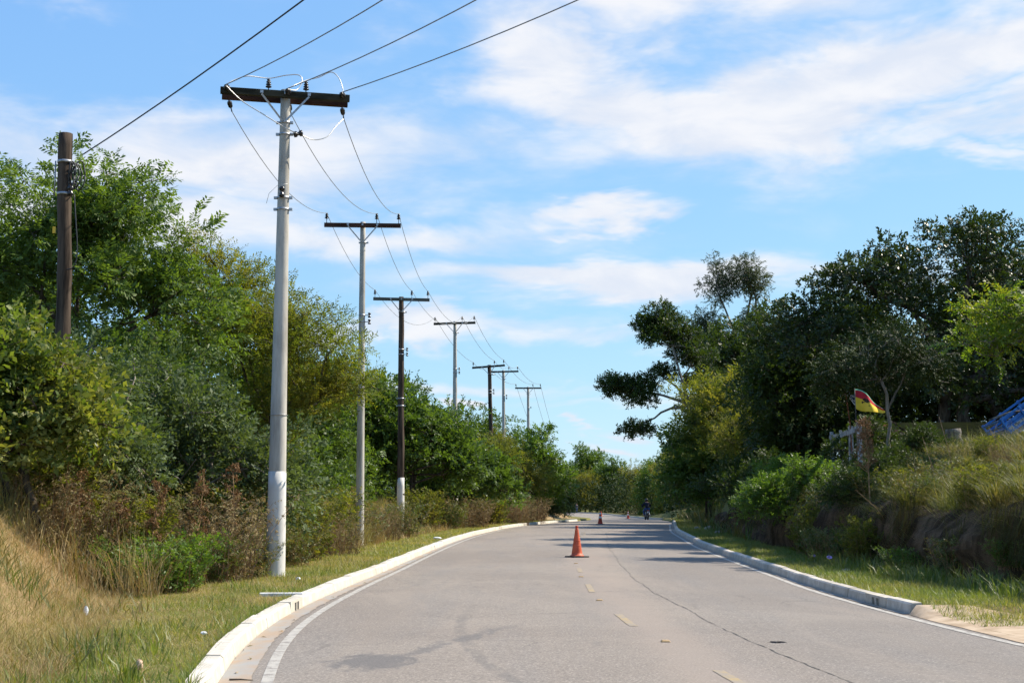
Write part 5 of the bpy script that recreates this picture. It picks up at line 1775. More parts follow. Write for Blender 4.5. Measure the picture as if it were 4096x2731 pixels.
for i, (dx, y, h) in enumerate([(0.75, 24.0, 0.95), (0.6, 26.2, 1.0), (0.7, 22.2, 0.85), (0.5, 28.4, 0.9), (0.5, 31.5, 0.8), (0.7, 20.6, 0.85), (1.6, 23.4, 0.8), (2.4, 25.2, 0.7), (2.3, 27.5, 0.7), (1.7, 30.0, 0.7),
                                (0.45, 34.5, 0.9), (0.45, 21.3, 0.8), (0.9, 21.6, 0.8), (0.5, 27.4, 0.8), (0.45, 29.9, 0.8), (0.5, 37.5, 0.9)]):
    x = float(XR(y)) + float(toe_r(y)) + dx
    tussock('arching grass ' + TW[i], x, y, 320, h, 0.012, 0.95, M['gr_tall'], 20 + i, group='grass tussocks on the right bank')

# ------------------------------------------------------------------ dry stalks and reeds
def dry_stalk(label, x, y, h, seed, heads=26, dz=0.0, lean=(0.0, 0.0), name='dry_stalk', spread=0.13, hmat='lf_rust'):
    rng = np.random.default_rng(seed)
    root = empty(name, (x, y, gz1(x, y) + dz))
    tag(root, label, 'dry plant', 'dry seed stalks in the weeds')
    mb = MB()
    pts = []
    for i in range(9):
        t_ = i / 8
        pts.append((lean[0] * h * t_ + 0.02 * math.sin(t_ * 7 + seed), lean[1] * h * t_, -0.1 + (h + 0.1) * t_))
    mb.tube(pts, np.linspace(0.017, 0.006, 9), 6)
    C = []
    for k in range(heads):
        t_ = rng.uniform(0.42, 1.0)
        b = np.array(pts[0]) * (1 - t_) + np.array(pts[-1]) * t_
        a = rng.uniform(0, 2 * math.pi)
        L = spread * rng.uniform(0.6, 1.5) * (1.5 - t_)
        tip = b + np.array([math.cos(a) * L, math.sin(a) * L, 0.6 * L + 0.05])
        mb.tube([tuple(b), tuple(b + (tip - b) * 0.5 + np.array([0, 0, -0.01])), tuple(tip)], [0.005, 0.004, 0.003], 4, cap=False)
        C.append((tip, np.array([0.04, 0.04, 0.035])))
    mb.build('stem', M['dry_stem'], root)
    tm = [twig(rng, 8, 0.05, 0.028, 0.018, 'broad') for _ in range(4)]
    P = np.concatenate([c + nrm(rng.normal(size=(9, 3))) * r for c, r in C])
    Q = place_twigs(P, rng.normal(size=P.shape), tm, rng)
    link('seed_heads', quads_mesh('seed_heads', Q), M[hmat], root)
    return root


dry_stalk('tall rust brown dry stalk standing in front of the flag on the bank', 8.02, 29.3, 2.05, 3, 60, 0.1, (-0.06, 0.0), spread=0.20)
for i, (x, y, h, ln, lb) in enumerate([(-6.45, 19.6, 1.35, (0.02, 0), 'upright brown dry stalk below the yellow green bush'), (-6.0, 19.9, 1.3, (0.08, 0), 'brown dry stalk just right of the upright stalk on the left bank'), (-5.6, 20.3, 1.55, (0.10, 0), 'tilted brown dry stalk below the silvery shrub'),
                                       (-5.2, 21.5, 1.75, (0.08, 0), 'reddish brown dry stalk in front of the tall silvery shrub'), (-4.9, 23.2, 1.9, (-0.02, 0), 'tall reddish dry stalk close to the left of the nearest pole'), (-4.75, 37.0, 1.2, (0.05, 0), 'reddish dry stalk just left of the second pole'),
                                       (-5.0, 41.5, 1.5, (0.0, 0), 'reddish dry stalk right of the second pole before the round tree')]):
    dry_stalk(lb, x, y, h, 30 + i, 24, 0.0, ln)
for i, (x, y, p1_, lb) in enumerate([(8.75, 27.0, (-0.25, 0.1, 1.25), 'long pale dry reed leaning left on the bank slope, left of a pair'), (9.0, 26.6, (-0.30, 0.0, 1.5), 'tallest pale dry reed leaning left on the bank slope'), (7.9, 27.2, (-0.75, 0.2, 0.85), 'pale dry reed slanting far left over the bank edge'),
                                     (9.6, 25.0, (-0.45, 0.1, 0.9), 'short dry reed leaning left at the right end of the bank'), (9.35, 30.6, (0.04, 0, 0.8), 'thin upright dry reed before the ochre board wall')]):
    mb = MB()
    p = Vector(p1_)
    mb.tube([(0, 0, -0.1), tuple(p * 0.5 + Vector((0.03, 0, 0.04))), tuple(p)], [0.008, 0.007, 0.003], 5)
    o = mb.build('dry_reed', M['dry_stem'], None, (x, y, gz1(x, y)))
    tag(o, lb, 'reed', 'dry reeds on the right bank')
mb = MB()
mb.tube(curve_pts([(7.17, 20.5, 0.15), (7.10, 20.5, 0.33), (7.07, 20.5, 0.45), (7.13, 20.5, 0.47), (7.25, 20.55, 0.41), (7.36, 20.6, 0.27), (7.44, 20.6, 0.08)]), 0.0065, 6)
tag(mb.build('bent_vine', M['dry_stem']), 'bare brown vine bent in a loop at the foot of the bank', 'vine')

# ------------------------------------------------------------------ white fence, posts, flags, ochre boards, stump
fence = empty('white_fence', (8.9, 34, 2.6))
tag(fence, 'old white wooden fence with flaking posts and a sloping rail on the bank', 'fence')
FP = [(8.55, 32.2, 3.40, 0.105), (9.22, 35.6, 3.50, 0.11), (10.30, 41, 3.67, 0.075), (11.25, 46, 3.88, 0.12)]
F0 = Vector((8.9, 34, 2.6))
for (x, y, zt, w) in FP:
    zb = gz1(x, y) - 0.2
    mb = MB()
    mb.box((x - F0.x, y - F0.y, (zb + zt) / 2 - F0.z), (w, w, zt - zb))
    mb.build('post', M['old_white'], fence, bevel=0.008)
for (a, b) in ((0, 1), (1, 2), (2, 3)):
    pa, pb = FP[a], FP[b]
    mb = MB()
    mb.bar((pa[0] - F0.x - 0.08, pa[1] - F0.y, pa[2] - 0.17 - F0.z), (pb[0] - F0.x - 0.08, pb[1] - F0.y, pb[2] - 0.20 - F0.z), 0.04, 0.14)
    mb.build('rail', M['old_white'], fence, bevel=0.006)
for (x, y, zt, capd, lb) in ((11.45, 55, 4.95, True, 'grey wooden gate post with round cap, right of two'), (12.05, 58, 4.92, False, 'plain grey wooden gate post, left of two')):
    zb = gz1(x, y) - 0.2
    root = empty('gate_post', (x, y, zb))
    tag(root, lb, 'post', 'grey gate posts on the bank')
    mb = MB()
    h = zt - zb
    mb.tube([(0, 0, 0), (0.01, 0, h * 0.5), (0, 0, h)], [0.115, 0.105, 0.10], 10)
    mb.build('shaft', M['grey_wood'], root)
    if capd:
        mb = MB()
        mb.lathe([(0.10, 0.0), (0.15, 0.05), (0.17, 0.14), (0.15, 0.24), (0.08, 0.30), (0.02, 0.32)], 12)
        mb.build('cap', M['grey_wood'], root, (0, 0, h - 0.02))
mb = MB()
rng = random.Random(8)
zs = np.linspace(-0.2, 0.85, 10)
mb.tube([(0.02 * math.sin(z * 4), 0, z) for z in zs], [0.22 * rng.uniform(0.8, 1.15) for z in zs], 12)
tag(mb.build('tree_stump', M['grey_wood'], None, (12.35, 36.6, gz1(12.35, 36.6))), 'grey broken tree stump left of the blue cart', 'stump')

wall = empty('board_wall', (14.5, 44, gz1(14.5, 44)), R(-6))
tag(wall, 'low ochre yellow board wall in deep shade behind the bank', 'wall')
for k in range(6):
    mb = MB()
    mb.box((0, 0, 0.1 + k * 0.205), (3.6, 0.03, 0.20))
    mb.build('board', M['yellow_board'], wall, bevel=0.004)
for k in (-1.7, 0.0, 1.7):
    mb = MB()
    mb.box((k, 0.06, 0.6), (0.08, 0.08, 1.4))
    mb.build('post', M['grey_wood'], wall)


def flag_cloth(name, W_, H_, fn, bands, parent, nx=26, nz=20, spots=()):
    """fn(u, v) -> local position; bands: list of (v_limit, material index)"""
    vs, fs, mi = [], [], []
    for j in range(nz + 1):
        for i in range(nx + 1):
            vs.append(fn(i / nx, j / nz))
    for j in range(nz):
        for i in range(nx):
            a = j * (nx + 1) + i
            fs.append((a, a + 1, a + nx + 2, a + nx + 1))
            u, v = (i + 0.5) / nx, (j + 0.5) / nz
            m_ = next(k for lim, k in bands if v <= lim)
            for (su, sv, ru, rv, k) in spots:
                if ((u - su) / ru) ** 2 + ((v - sv) / rv) ** 2 < 1:
                    m_ = k
            mi.append(m_)
    me = bpy.data.meshes.new(name)
    me.from_pydata(vs, [], fs)
    me.polygons.foreach_set('material_index', mi)
    me.polygons.foreach_set('use_smooth', [True] * len(fs))
    me.update()
    o = link(name, me, None, parent)
    sd = o.modifiers.new('solid', 'SOLIDIFY')
    sd.thickness = 0.004
    return o


fl = empty('flag', (8.42, 32.0, 2.7))
tag(fl, 'large wind blown flag of yellow, red and green bands with dark emblem', 'flag')
mb = MB()
mb.tube([(0.02, 0, -0.2), (0.0, 0, 1.52)], 0.009, 6)
mb.build('flagpole', M['grey_wood'], fl)


def fn_big(u, v):
    # v 0 at the lower edge, 1 at the upper; the fly droops to a point at lower right
    x = 0.72 * u
    low = 1.03 - 0.06 * math.sin(min(u * 3.0, 1) * math.pi / 2) - 0.05 * u
    up = 1.50 + 0.06 * math.sin(u * 5) * (1 - u) - 0.47 * u ** 1.35
    z = low + (up - low) * v ** (1.0 + 0.2 * u)
    y = 0.075 * math.sin(u * 8.5 + v * 1.5) * min(u * 4, 1) + 0.10 * u * v
    return (x + 0.03 * math.sin(v * 5) * u, y, z)


c_ = flag_cloth('cloth', 0.7, 0.45, fn_big, [(0.60, 0), (0.94, 1), (1.01, 2)], fl, spots=[(0.36, 0.60, 0.085, 0.11, 3), (0.46, 0.66, 0.05, 0.07, 3), (0.26, 0.47, 0.03, 0.05, 3), (0.44, 0.36, 0.035, 0.035, 3)])
for mm in ('flag_yellow', 'flag_red', 'flag_green', 'flag_dark'):
    c_.data.materials.append(M[mm])
fl = empty('flag', (9.1, 35.4, 2.7))
tag(fl, 'small blue and white striped flag fluttering on a rusty rod', 'flag')
mb = MB()
mb.tube([(0.10, 0, -0.3), (0.06, 0, 0.85), (-0.02, 0, 1.6), (-0.06, 0, 2.05)], 0.016, 6)
mb.build('flagpole', M['rust'], fl)


def fn_small(u, v):
    x = -0.04 + 0.40 * u - 0.10 * v * (1 - u)
    z = 1.62 + 0.36 * v * (1 - 0.45 * u) - 0.40 * u + 0.03 * math.sin(u * 9)
    return (x, 0.05 * math.sin(u * 10 + 3 * v), z)


c_ = flag_cloth('cloth', 0.4, 0.36, fn_small, [(0.2, 0), (0.4, 1), (0.6, 0), (0.8, 1), (1.01, 0)], fl, spots=[(0.25, 0.8, 0.16, 0.18, 1)])
for mm in ('flag_white', 'flag_blue'):
    c_.data.materials.append(M[mm])

# ------------------------------------------------------------------ blue cart tipped on the bank
ct = empty('wooden_cart', (13.6, 36.5, 3.25))
ct.rotation_euler = (R(-8), R(-33), R(10))
tag(ct, 'blue wooden stake sided cart with white stripe, tipped up at right edge', 'cart')
for y, nm_ in ((-0.52, 'near'), (0.52, 'far')):
    for (z0, z1) in ((0.20, 0.27), (0.38, 0.44)):
        mb = MB()
        mb.box((1.3, y, (z0 + z1) / 2), (2.6, 0.028, z1 - z0))
        mb.build('side_rail', M['blue'], ct, bevel=0.004)
    mb = MB()
    mb.box((1.3, y, 0.06), (2.6, 0.03, 0.20))
    mb.build('side_board', M['blue'], ct, bevel=0.004)
    for x in (0.06, 0.72, 1.38, 2.04, 2.55):
        mb = MB()
        mb.box((x, y + (-0.035 if y < 0 else 0.035), 0.20), (0.06, 0.04, 0.52))
        mb.build('stake', M['blue'], ct, bevel=0.004)
for (x0, x1) in ((0.10, 0.24), (0.30, 0.66), (0.78, 1.32), (1.44, 1.98), (2.10, 2.48)):
    mb = MB()
    mb.box(((x0 + x1) / 2, -0.54, 0.085), (x1 - x0, 0.012, 0.075))
    mb.build('white_stripe', M['old_white'], ct)
for z0, z1 in ((-0.02, 0.16), (0.20, 0.27), (0.38, 0.44)):
    mb = MB()
    mb.box((0.0, 0, (z0 + z1) / 2), (0.028, 1.02, z1 - z0))
    mb.build('end_board', M['blue'], ct, bevel=0.004)
for k in range(6):
    mb = MB()
    mb.box((1.3, -0.44 + k * 0.176, -0.055), (2.6, 0.168, 0.03))
    mb.build('floor_plank', M['grey_wood'], ct)
for y in (-0.4, 0.4):
    mb = MB()
    mb.box((1.3, y, -0.125), (2.6, 0.08, 0.10))
    mb.build('chassis_beam', M['blue'], ct)
    mb = MB()
    mb.box((3.3, y, -0.10), (1.5, 0.06, 0.06))
    mb.build('shaft', M['blue'], ct)
for y in (-0.63, 0.63):
    wh = empty('wheel', (1.75, y, -0.42), 0, ct)
    mb = MB()
    Mx = Matrix.Rotation(R(90), 3, 'X')
    mb.lathe([(0.22, -0.06), (0.32, -0.07), (0.345, -0.03), (0.345, 0.03), (0.32, 0.07), (0.22, 0.06)], 24, M=Mx)
    mb.build('tyre', M['rubber'], wh)
    mb = MB()
    mb.lathe([(0.05, -0.05), (0.215, -0.045), (0.215, 0.045), (0.05, 0.05)], 20, M=Mx)
    mb.build('rim', M['black_metal'], wh)
mb = MB()
mb.tube([(1.75, -0.6, -0.42), (1.75, 0.6, -0.42)], 0.03, 8)
mb.build('axle', M['black_metal'], ct)
mb = MB()
mb.tube([(0.1, 0.1, 0.52), (0.75, 0.05, 0.36), (1.2, 0.0, 0.12)], 0.03, 8)
tag(mb.build('grey_pole', M['grey_wood'], None), 'grey bare pole lying across the blue cart', 'pole')
bpy.data.objects['grey_pole'].matrix_world = Matrix.Translation(ct.location) @ ct.rotation_euler.to_matrix().to_4x4()


# ------------------------------------------------------------------ bodies by skin modifier
def skin(name, verts, edges, radii, mat, parent, sub=2, root_i=0):
    me = bpy.data.meshes.new(name)
    me.from_pydata([tuple(v) for v in verts], edges, [])
    o = link(name, me, mat, parent)
    bpy.context.view_layer.objects.active = o
    sk = o.modifiers.new('skin', 'SKIN')
    if not me.skin_vertices:
        me.skin_vertices.new()
    for i, r in enumerate(radii):
        d = me.skin_vertices[0].data[i]
        d.radius = r if isinstance(r, tuple) else (r, r)
        d.use_root = (i == root_i)
    sk.use_smooth_shade = True
    sb = o.modifiers.new('sub', 'SUBSURF')
    sb.levels = sb.render_levels = sub
    return o


hs = empty('horse', (11.85, 42, gz1(11.85, 42)), R(-25))
hs.scale = (1.0, 1.0, 1.0)
tag(hs, 'chestnut horse with dark mane grazing behind the slender tree', 'horse')
V_ = [(-0.05, 0, 1.10), (-0.55, 0, 1.16), (0.35, 0, 1.15), (0.62, 0, 1.02), (0.92, 0, 0.72), (1.12, 0, 0.42), (1.22, 0, 0.20), (1.28, 0, 0.08),
      (0.38, 0.16, 0.82), (0.40, 0.16, 0.46), (0.37, 0.16, 0.10), (0.40, 0.16, 0.03), (0.34, -0.16, 0.82), (0.32, -0.16, 0.46), (0.30, -0.16, 0.10), (0.34, -0.16, 0.03),
      (-0.55, 0.17, 0.86), (-0.50, 0.17, 0.66), (-0.68, 0.17, 0.46), (-0.63, 0.17, 0.09), (-0.58, 0.17, 0.03), (-0.60, -0.17, 0.86), (-0.54, -0.17, 0.66), (-0.74, -0.17, 0.46), (-0.70, -0.17, 0.09), (-0.65, -0.17, 0.03)]
E_ = [(0, 1), (0, 2), (2, 3), (3, 4), (4, 5), (5, 6), (6, 7), (2, 8), (8, 9), (9, 10), (10, 11), (2, 12), (12, 13), (13, 14), (14, 15), (1, 16), (16, 17), (17, 18), (18, 19), (19, 20), (1, 21), (21, 22), (22, 23), (23, 24), (24, 25)]
r_ = [0.29, 0.27, 0.27, 0.20, 0.14, 0.115, 0.085, 0.055, 0.10, 0.055, 0.035, 0.05, 0.10, 0.055, 0.035, 0.05, 0.15, 0.11, 0.06, 0.035, 0.05, 0.15, 0.11, 0.06, 0.035, 0.05]
skin('body', V_, E_, r_, M['horse'], hs)
for s in (-1, 1):
    mb = MB()
    mb.lathe([(0.035, 0), (0.028, 0.06), (0.004, 0.13)], 8)
    mb.build('ear', M['horse'], hs, (1.0, s * 0.07, 0.60))
mb = MB()
mb.tube([(-0.80, 0, 1.16), (-0.92, 0, 1.0), (-0.95, 0, 0.7), (-0.93, 0, 0.42)], [0.03, 0.06, 0.075, 0.02], 8)
mb.build('tail', M['mane'], hs)
rngm = np.random.default_rng(9)
mp = np.stack([np.linspace(0.42, 1.05, 60), rngm.normal(0, 0.03, 60), np.interp(np.linspace(0.42, 1.05, 60), [0.42, 0.62, 0.92, 1.05], [1.40, 1.24, 0.90, 0.66])], 1)
Vm, qm, tm_ = blades(mp, np.full(60, 0.14), np.full(60, 0.03), np.full(60, 1.0), rngm)
link('mane', np_mesh('mane', Vm, [qm, tm_]), M['mane'], hs)


def person_on_foot():
    z0 = float(zr(243))
    p = empty('person', (11.9, 242, z0 + 0.03), R(20))
    tag(p, 'distant walking person in dark grey top and blue jeans at the road bend', 'person')
    V = [(0, 0, 0.95), (0, 0, 1.18), (0, 0.02, 1.40), (0, 0.02, 1.52), (0, 0.04, 1.63), (0, 0.04, 1.74),
         (0.19, 0.01, 1.40), (0.25, 0.03, 1.13), (0.24, 0.13, 0.88), (0.24, 0.16, 0.78), (-0.19, 0.01, 1.40), (-0.25, -0.03, 1.13), (-0.25, 0.02, 0.88), (-0.25, 0.04, 0.78),
         (0.10, 0, 0.88), (0.10, 0.12, 0.50), (0.10, 0.02, 0.10), (0.10, 0.15, 0.04), (-0.10, 0, 0.88), (-0.10, -0.02, 0.50), (-0.10, -0.22, 0.14), (-0.10, -0.12, 0.04)]
    E = [(0, 1), (1, 2), (2, 3), (3, 4), (4, 5), (2, 6), (6, 7), (7, 8), (8, 9), (2, 10), (10, 11), (11, 12), (12, 13), (0, 14), (14, 15), (15, 16), (16, 17), (0, 18), (18, 19), (19, 20), (20, 21)]
    r = [(0.15, 0.11), (0.14, 0.10), (0.16, 0.10), 0.055, 0.085, 0.075, 0.07, 0.05, 0.038, 0.035, 0.07, 0.05, 0.038, 0.035, 0.09, 0.065, 0.045, 0.04, 0.09, 0.065, 0.045, 0.04]
    skin('body', V, E, r, M['skin'], p)
    sel = [0, 1, 2, 6, 7, 8, 10, 11, 12]
    mp_ = {k: i for i, k in enumerate(sel)}
    skin('shirt', [V[k] for k in sel], [(mp_[a], mp_[b]) for a, b in E if a in mp_ and b in mp_], [tuple(np.array(r[k]) + 0.02) if isinstance(r[k], tuple) else r[k] + 0.02 for k in sel], M['grey_cloth'], p)
    sel = [0, 14, 15, 16, 18, 19, 20]
    mp_ = {k: i for i, k in enumerate(sel)}
    skin('jeans', [V[k] for k in sel], [(mp_[a], mp_[b]) for a, b in E if a in mp_ and b in mp_], [(0.165, 0.125) if k == 0 else r[k] + 0.018 for k in sel], M['denim'], p)
    mb = MB()
    mb.lathe([(0.09, 0.0), (0.098, 0.05), (0.085, 0.11), (0.04, 0.145), (0.01, 0.15)], 12)
    mb.build('hair', M['hair'], p, (0, 0.03, 1.64))


person_on_foot()


def rider_and_bike():
    x, y = 11.65, 114.0
    z = crown_z(x, y)
    b = empty('motorcycle', (x, y, z), R(3))
    tag(b, 'dark motorcycle riding away in the shade at the right of the road', 'motorcycle')
    for yy, nm_ in ((-0.62, 'wheel'), (0.66, 'wheel')):
        w = empty(nm_, (0, yy, 0.31), 0, b)
        mb = MB()
        Mx = Matrix.Rotation(R(90), 3, 'Y')
        prof = [(0.24, -0.05), (0.295, -0.055), (0.31, 0.0), (0.295, 0.055), (0.24, 0.05)]
        mb.lathe(prof, 20, M=Mx)
        mb.build('tyre', M['rubber'], w)
        mb = MB()
        mb.lathe([(0.03, -0.06), (0.10, -0.03), (0.235, -0.02), (0.235, 0.02), (0.10, 0.03), (0.03, 0.06)], 16, M=Mx)
        mb.build('rim', M['galv'], w)
    mb = MB()
    mb.tube([(0, -0.1, 0.42), (0, 0.15, 0.44), (0, 0.32, 0.52)], [0.17, 0.18, 0.12], 10)
    mb.build('engine', M['black_metal'], b)
    mb = MB()
    mb.tube([(0, 0.02, 0.74), (0, 0.18, 0.80), (0, 0.36, 0.78)], [0.09, 0.14, 0.09], 10)
    mb.build('tank', M['navy'], b)
    mb = MB()
    mb.tube([(0, -0.68, 0.84), (0, -0.4, 0.78), (0, -0.05, 0.75), (0, 0.05, 0.77)], [0.07, 0.12, 0.12, 0.08], 10)
    mb.build('seat', M['rubber'], b)
    for s in (-1, 1):
        mb = MB()
        mb.tube([(s * 0.09, 0.66, 0.31), (s * 0.09, 0.45, 0.95)], 0.025, 8)
        mb.build('fork', M['galv'], b)
        mb = MB()
        mb.tube([(s * 0.30, 0.40, 1.08), (s * 0.33, 0.42, 1.24)], 0.007, 5)
        mb.lathe([(0.02, -0.01), (0.06, 0.0), (0.02, 0.012)], 10, (s * 0.34, 0.42, 1.28), Matrix.Rotation(R(90), 3, 'X'))
        mb.build('mirror', M['black_metal'], b)
        mb = MB()
        mb.tube([(s * 0.16, -0.62, 0.31), (s * 0.14, -0.35, 0.70)], 0.022, 8)
        mb.build('shock_absorber', M['galv'], b)
    mb = MB()
    mb.tube([(-0.36, 0.30, 1.04), (-0.15, 0.42, 1.0), (0.15, 0.42, 1.0), (0.36, 0.30, 1.04)], 0.016, 8)
    mb.build('handlebar', M['black_metal'], b)
    mb = MB()
    mb.lathe([(0.02, -0.05), (0.085, -0.02), (0.095, 0.05), (0.08, 0.07)], 14, (0, 0.62, 0.92), Matrix.Rotation(R(-90), 3, 'X'))
    mb.build('headlight', M['glass_lamp'], b)
    mb = MB()
    mb.box((0, -0.86, 0.64), (0.20, 0.012, 0.15))
    mb.build('number_plate', M['cone_white'], b)
    mb = MB()
    mb.box((0, -0.82, 0.80), (0.14, 0.06, 0.07))
    mb.build('tail_light', M['cone_red'], b)
    mb = MB()
    mb.tube([(0.18, 0.2, 0.32), (0.20, -0.3, 0.34), (0.21, -0.75, 0.42)], [0.03, 0.04, 0.045], 8)
    mb.build('exhaust', M['galv'], b)
    mb = MB()
    mb.tube([(0, -0.86, 0.55), (0, -0.80, 0.66), (0, -0.62, 0.74)], 0.06, 8)
    mb.build('mudguard', M['black_metal'], b)
    p = empty('person', (x, y, z), R(3))
    tag(p, 'helmeted person in dark jacket and blue jeans sitting on the motorcycle', 'person')
    V = [(0, -0.22, 0.95), (0, -0.18, 1.18), (0, -0.10, 1.42), (0, -0.06, 1.53), (0, -0.03, 1.62), (0, -0.02, 1.72),
         (0.20, -0.09, 1.41), (0.34, 0.06, 1.20), (0.32, 0.26, 1.08), (0.31, 0.33, 1.06), (-0.20, -0.09, 1.41), (-0.34, 0.06, 1.20), (-0.32, 0.26, 1.08), (-0.31, 0.33, 1.06),
         (0.13, -0.16, 0.90), (0.23, 0.22, 0.78), (0.20, 0.02, 0.36), (0.20, 0.16, 0.31), (-0.13, -0.16, 0.90), (-0.23, 0.22, 0.78), (-0.20, 0.02, 0.36), (-0.20, 0.16, 0.31)]
    E = [(0, 1), (1, 2), (2, 3), (3, 4), (4, 5), (2, 6), (6, 7), (7, 8), (8, 9), (2, 10), (10, 11), (11, 12), (12, 13), (0, 14), (14, 15), (15, 16), (16, 17), (0, 18), (18, 19), (19, 20), (20, 21)]
    r = [(0.16, 0.13), (0.15, 0.11), (0.17, 0.11), 0.055, 0.085, 0.075, 0.075, 0.055, 0.04, 0.04, 0.075, 0.055, 0.04, 0.04, 0.09, 0.07, 0.05, 0.045, 0.09, 0.07, 0.05, 0.045]
    skin('body', V, E, r, M['skin'], p)
    sel = [0, 1, 2, 6, 7, 8, 10, 11, 12]
    mp_ = {k: i for i, k in enumerate(sel)}
    skin('jacket', [V[k] for k in sel], [(mp_[a], mp_[b_]) for a, b_ in E if a in mp_ and b_ in mp_], [tuple(np.array(r[k]) + 0.03) if isinstance(r[k], tuple) else r[k] + 0.03 for k in sel], M['navy'], p)
    sel = [0, 14, 15, 16, 18, 19, 20]
    mp_ = {k: i for i, k in enumerate(sel)}
    skin('jeans', [V[k] for k in sel], [(mp_[a], mp_[b_]) for a, b_ in E if a in mp_ and b_ in mp_], [(0.18, 0.15) if k == 0 else r[k] + 0.02 for k in sel], M['denim'], p)
    mb = MB()
    mb.lathe([(0.06, -0.13), (0.125, -0.09), (0.145, 0.0), (0.13, 0.09), (0.07, 0.14), (0.01, 0.155)], 16)
    mb.build('helmet', M['black_metal'], p, (0, -0.02, 1.68))


rider_and_bike()


# ------------------------------------------------------------------ stones, litter, flowers
def rock(name, label, x, y, s, mat, seed, cat='stone', group=None, dz=0.0, rz=0.0):
    rng = random.Random(seed)
    mb = MB()
    n, k = 9, 6
    for j in range(k + 1):
        ph = math.pi * j / k
        for i in range(n):
            a = 2 * math.pi * i / n
            r = rng.uniform(0.8, 1.12)
            mb.v.append((s[0] * r * math.sin(ph) * math.cos(a), s[1] * r * math.sin(ph) * math.sin(a), s[2] * r * math.cos(ph)))
    for j in range(k):
        for i in range(n):
            i2 = (i + 1) % n
            mb.f.append((j * n + i, (j + 1) * n + i, (j + 1) * n + i2, j * n + i2))
    mb.mi = [0] * len(mb.f)
    mb.sm = [False] * len(mb.f)
    o = mb.build(name, mat, None, (x, y, gz1(x, y) + dz))
    o.rotation_euler = (0, 0, rz)
    tag(o, label, cat, group)
    return o


mb = MB()
mb.box((0, 0, 0.05), (0.30, 0.18, 0.14), taper=0.8)
o = mb.build('concrete_block', M['pale_stone'], None, (-4.62, 24.0, gz1(-4.62, 24.0) + 0.36), bevel=0.02)
o.rotation_euler = (R(6), R(8), R(15))
tag(o, 'whitish concrete block lodged at the left side of the nearest pole', 'block')
mb = MB()
mb.box((0, 0, 0.0), (0.62, 0.12, 0.07))
o = mb.build('concrete_slab', M['pale_stone'], None, (-3.32, 19.1, gz1(-3.32, 19.1) + 0.02), bevel=0.012)
o.rotation_euler = (0, 0, R(6))
tag(o, 'thin pale concrete slab in the grass behind the left kerb drain', 'slab')
rock('stone', 'largest grey stone on the grass near the far end of the right kerb', 9.0, 60, (0.30, 0.26, 0.22), M['stone'], 1, group='stones on the right verge')
rock('stone', 'small stone left of the largest stone near the far right kerb', 8.75, 62.5, (0.18, 0.16, 0.14), M['stone'], 2, group='stones on the right verge')
rock('stone', 'small stone nearer the camera on the far right verge', 8.6, 55, (0.17, 0.16, 0.13), M['stone'], 3, group='stones on the right verge')
rock('stone', 'flat stone in the grass below the lilac flowers', 6.55, 25.9, (0.12, 0.10, 0.05), M['stone'], 5, group='stones on the right verge')
rock('stone', 'pale broken stone in the dry grass left of the nearest pole foot', -4.9, 23.0, (0.16, 0.12, 0.11), M['cardboard'], 6)
rock('plastic_bag', 'small white crumpled plastic bag on the dry grass slope', -5.0, 15.6, (0.03, 0.025, 0.06), M['litter'], 7, 'litter', dz=0.08)
rock('paper_scrap', 'small white paper scrap on the green verge left of the kerb', -3.1, 13.4, (0.032, 0.025, 0.018), M['litter'], 8, 'litter', dz=0.05)
rock('cardboard_scrap', 'pale brown scrap at the bottom edge of the left grass', -3.0, 10.75, (0.03, 0.035, 0.045), M['cardboard'], 9, 'litter', dz=0.06)
rock('paper_scrap', 'tiny white scrap in the grass near the nearest pole', -3.65, 22.6, (0.05, 0.04, 0.03), M['litter'], 12, 'litter', dz=0.04)
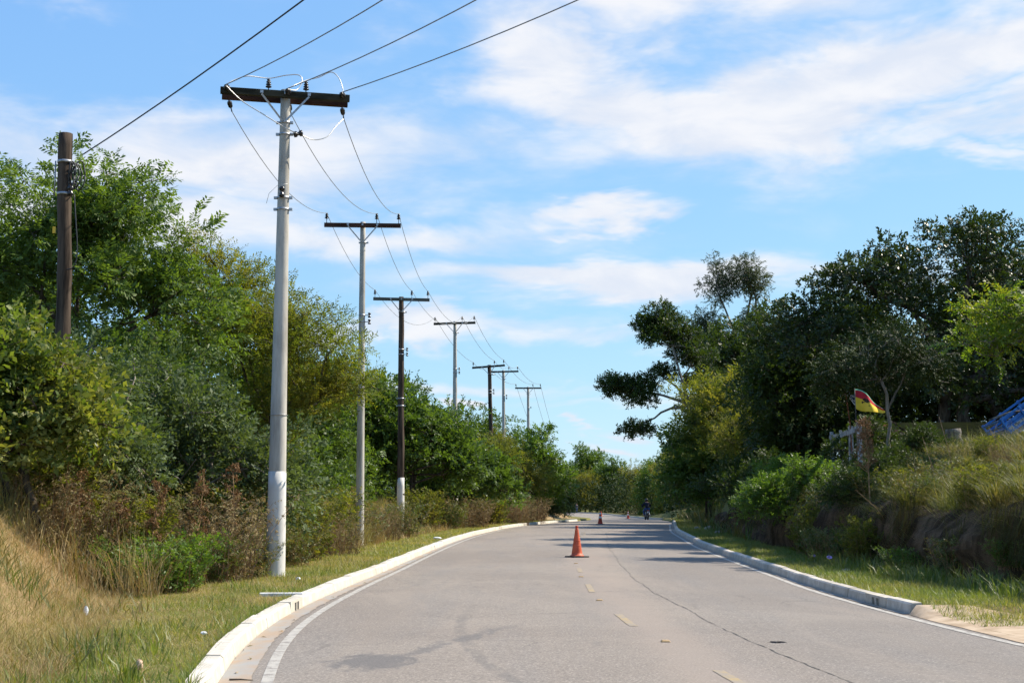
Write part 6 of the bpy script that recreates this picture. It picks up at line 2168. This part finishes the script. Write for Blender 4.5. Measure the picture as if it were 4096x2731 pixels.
rock('paper_scrap', 'white scrap lying on the verge past the second pole', -2.6, 46, (0.16, 0.10, 0.05), M['litter'], 13, 'litter', dz=0.06)


def flower(x, y, lb, s=1.0):
    r = empty('wild_flower', (x, y, gz1(x, y)))
    r.scale = (s, s, s)
    tag(r, lb, 'flower', 'lilac flowers on the right verge')
    mb = MB()
    mb.tube([(0, 0, -0.02), (0.01, 0, 0.10), (0.0, -0.01, 0.17)], 0.004, 5)
    mb.build('stem', M['gr_lush'], r)
    mb = MB()
    prof = [(0.008, 0.0), (0.014, 0.03), (0.05, 0.05), (0.062, 0.048)]
    mb.lathe(prof, 10, (0, 0, 0.16), Matrix.Rotation(R(35), 3, 'X'))
    mb.build('bloom', M['flower'], r)


flower(6.62, 27.6, 'lilac trumpet flower on the right verge, larger of two', 0.95)
flower(6.75, 29.6, 'smaller lilac flower just left of the larger one', 0.75)
rngl = random.Random(3)
# dry leaves fallen in the left gutter
for i in range(9):
    y = (10.9, 11.6, 12.6, 13.7, 14.6, 15.2, 16.6, 20.5, 24.0)[i]
    x = float(XL(y)) + rngl.uniform(0.05, 0.22)
    mb = MB()
    mb.v = [(0, -0.035, 0), (0.016, 0, 0.008), (0, 0.035, 0.004), (-0.016, 0, 0.009)]
    mb.f = [(0, 1, 2, 3)]
    mb.mi = [0]
    mb.sm = [False]
    o = mb.build('fallen_leaf', M['yellow_plastic'] if i % 4 == 1 else M['lf_dry'], None, (x, y, crown_z(x, y) + 0.012))
    o.rotation_euler = (0.1, 0.1, rngl.uniform(0, 6))
    tag(o, '%s tiny dry leaf from the bottom edge in the sandy left gutter' % ('first', 'second', 'third', 'fourth', 'fifth', 'sixth', 'seventh', 'eighth', 'ninth')[i], 'leaf', 'dry leaves in the left gutter')
mb = MB()
mb.tube([(0, 0, 0.01), (0.10, -0.03, 0.015), (0.2, -0.04, 0.01)], [0.008, 0.007, 0.004], 5)
tag(mb.build('twig', M['bark'], None, (float(XL(11.1)) + 0.08, 11.15, crown_z(float(XL(11.1)) + 0.1, 11.15) + 0.006)), 'short dark twig in the gutter at the bottom of the left kerb', 'twig')
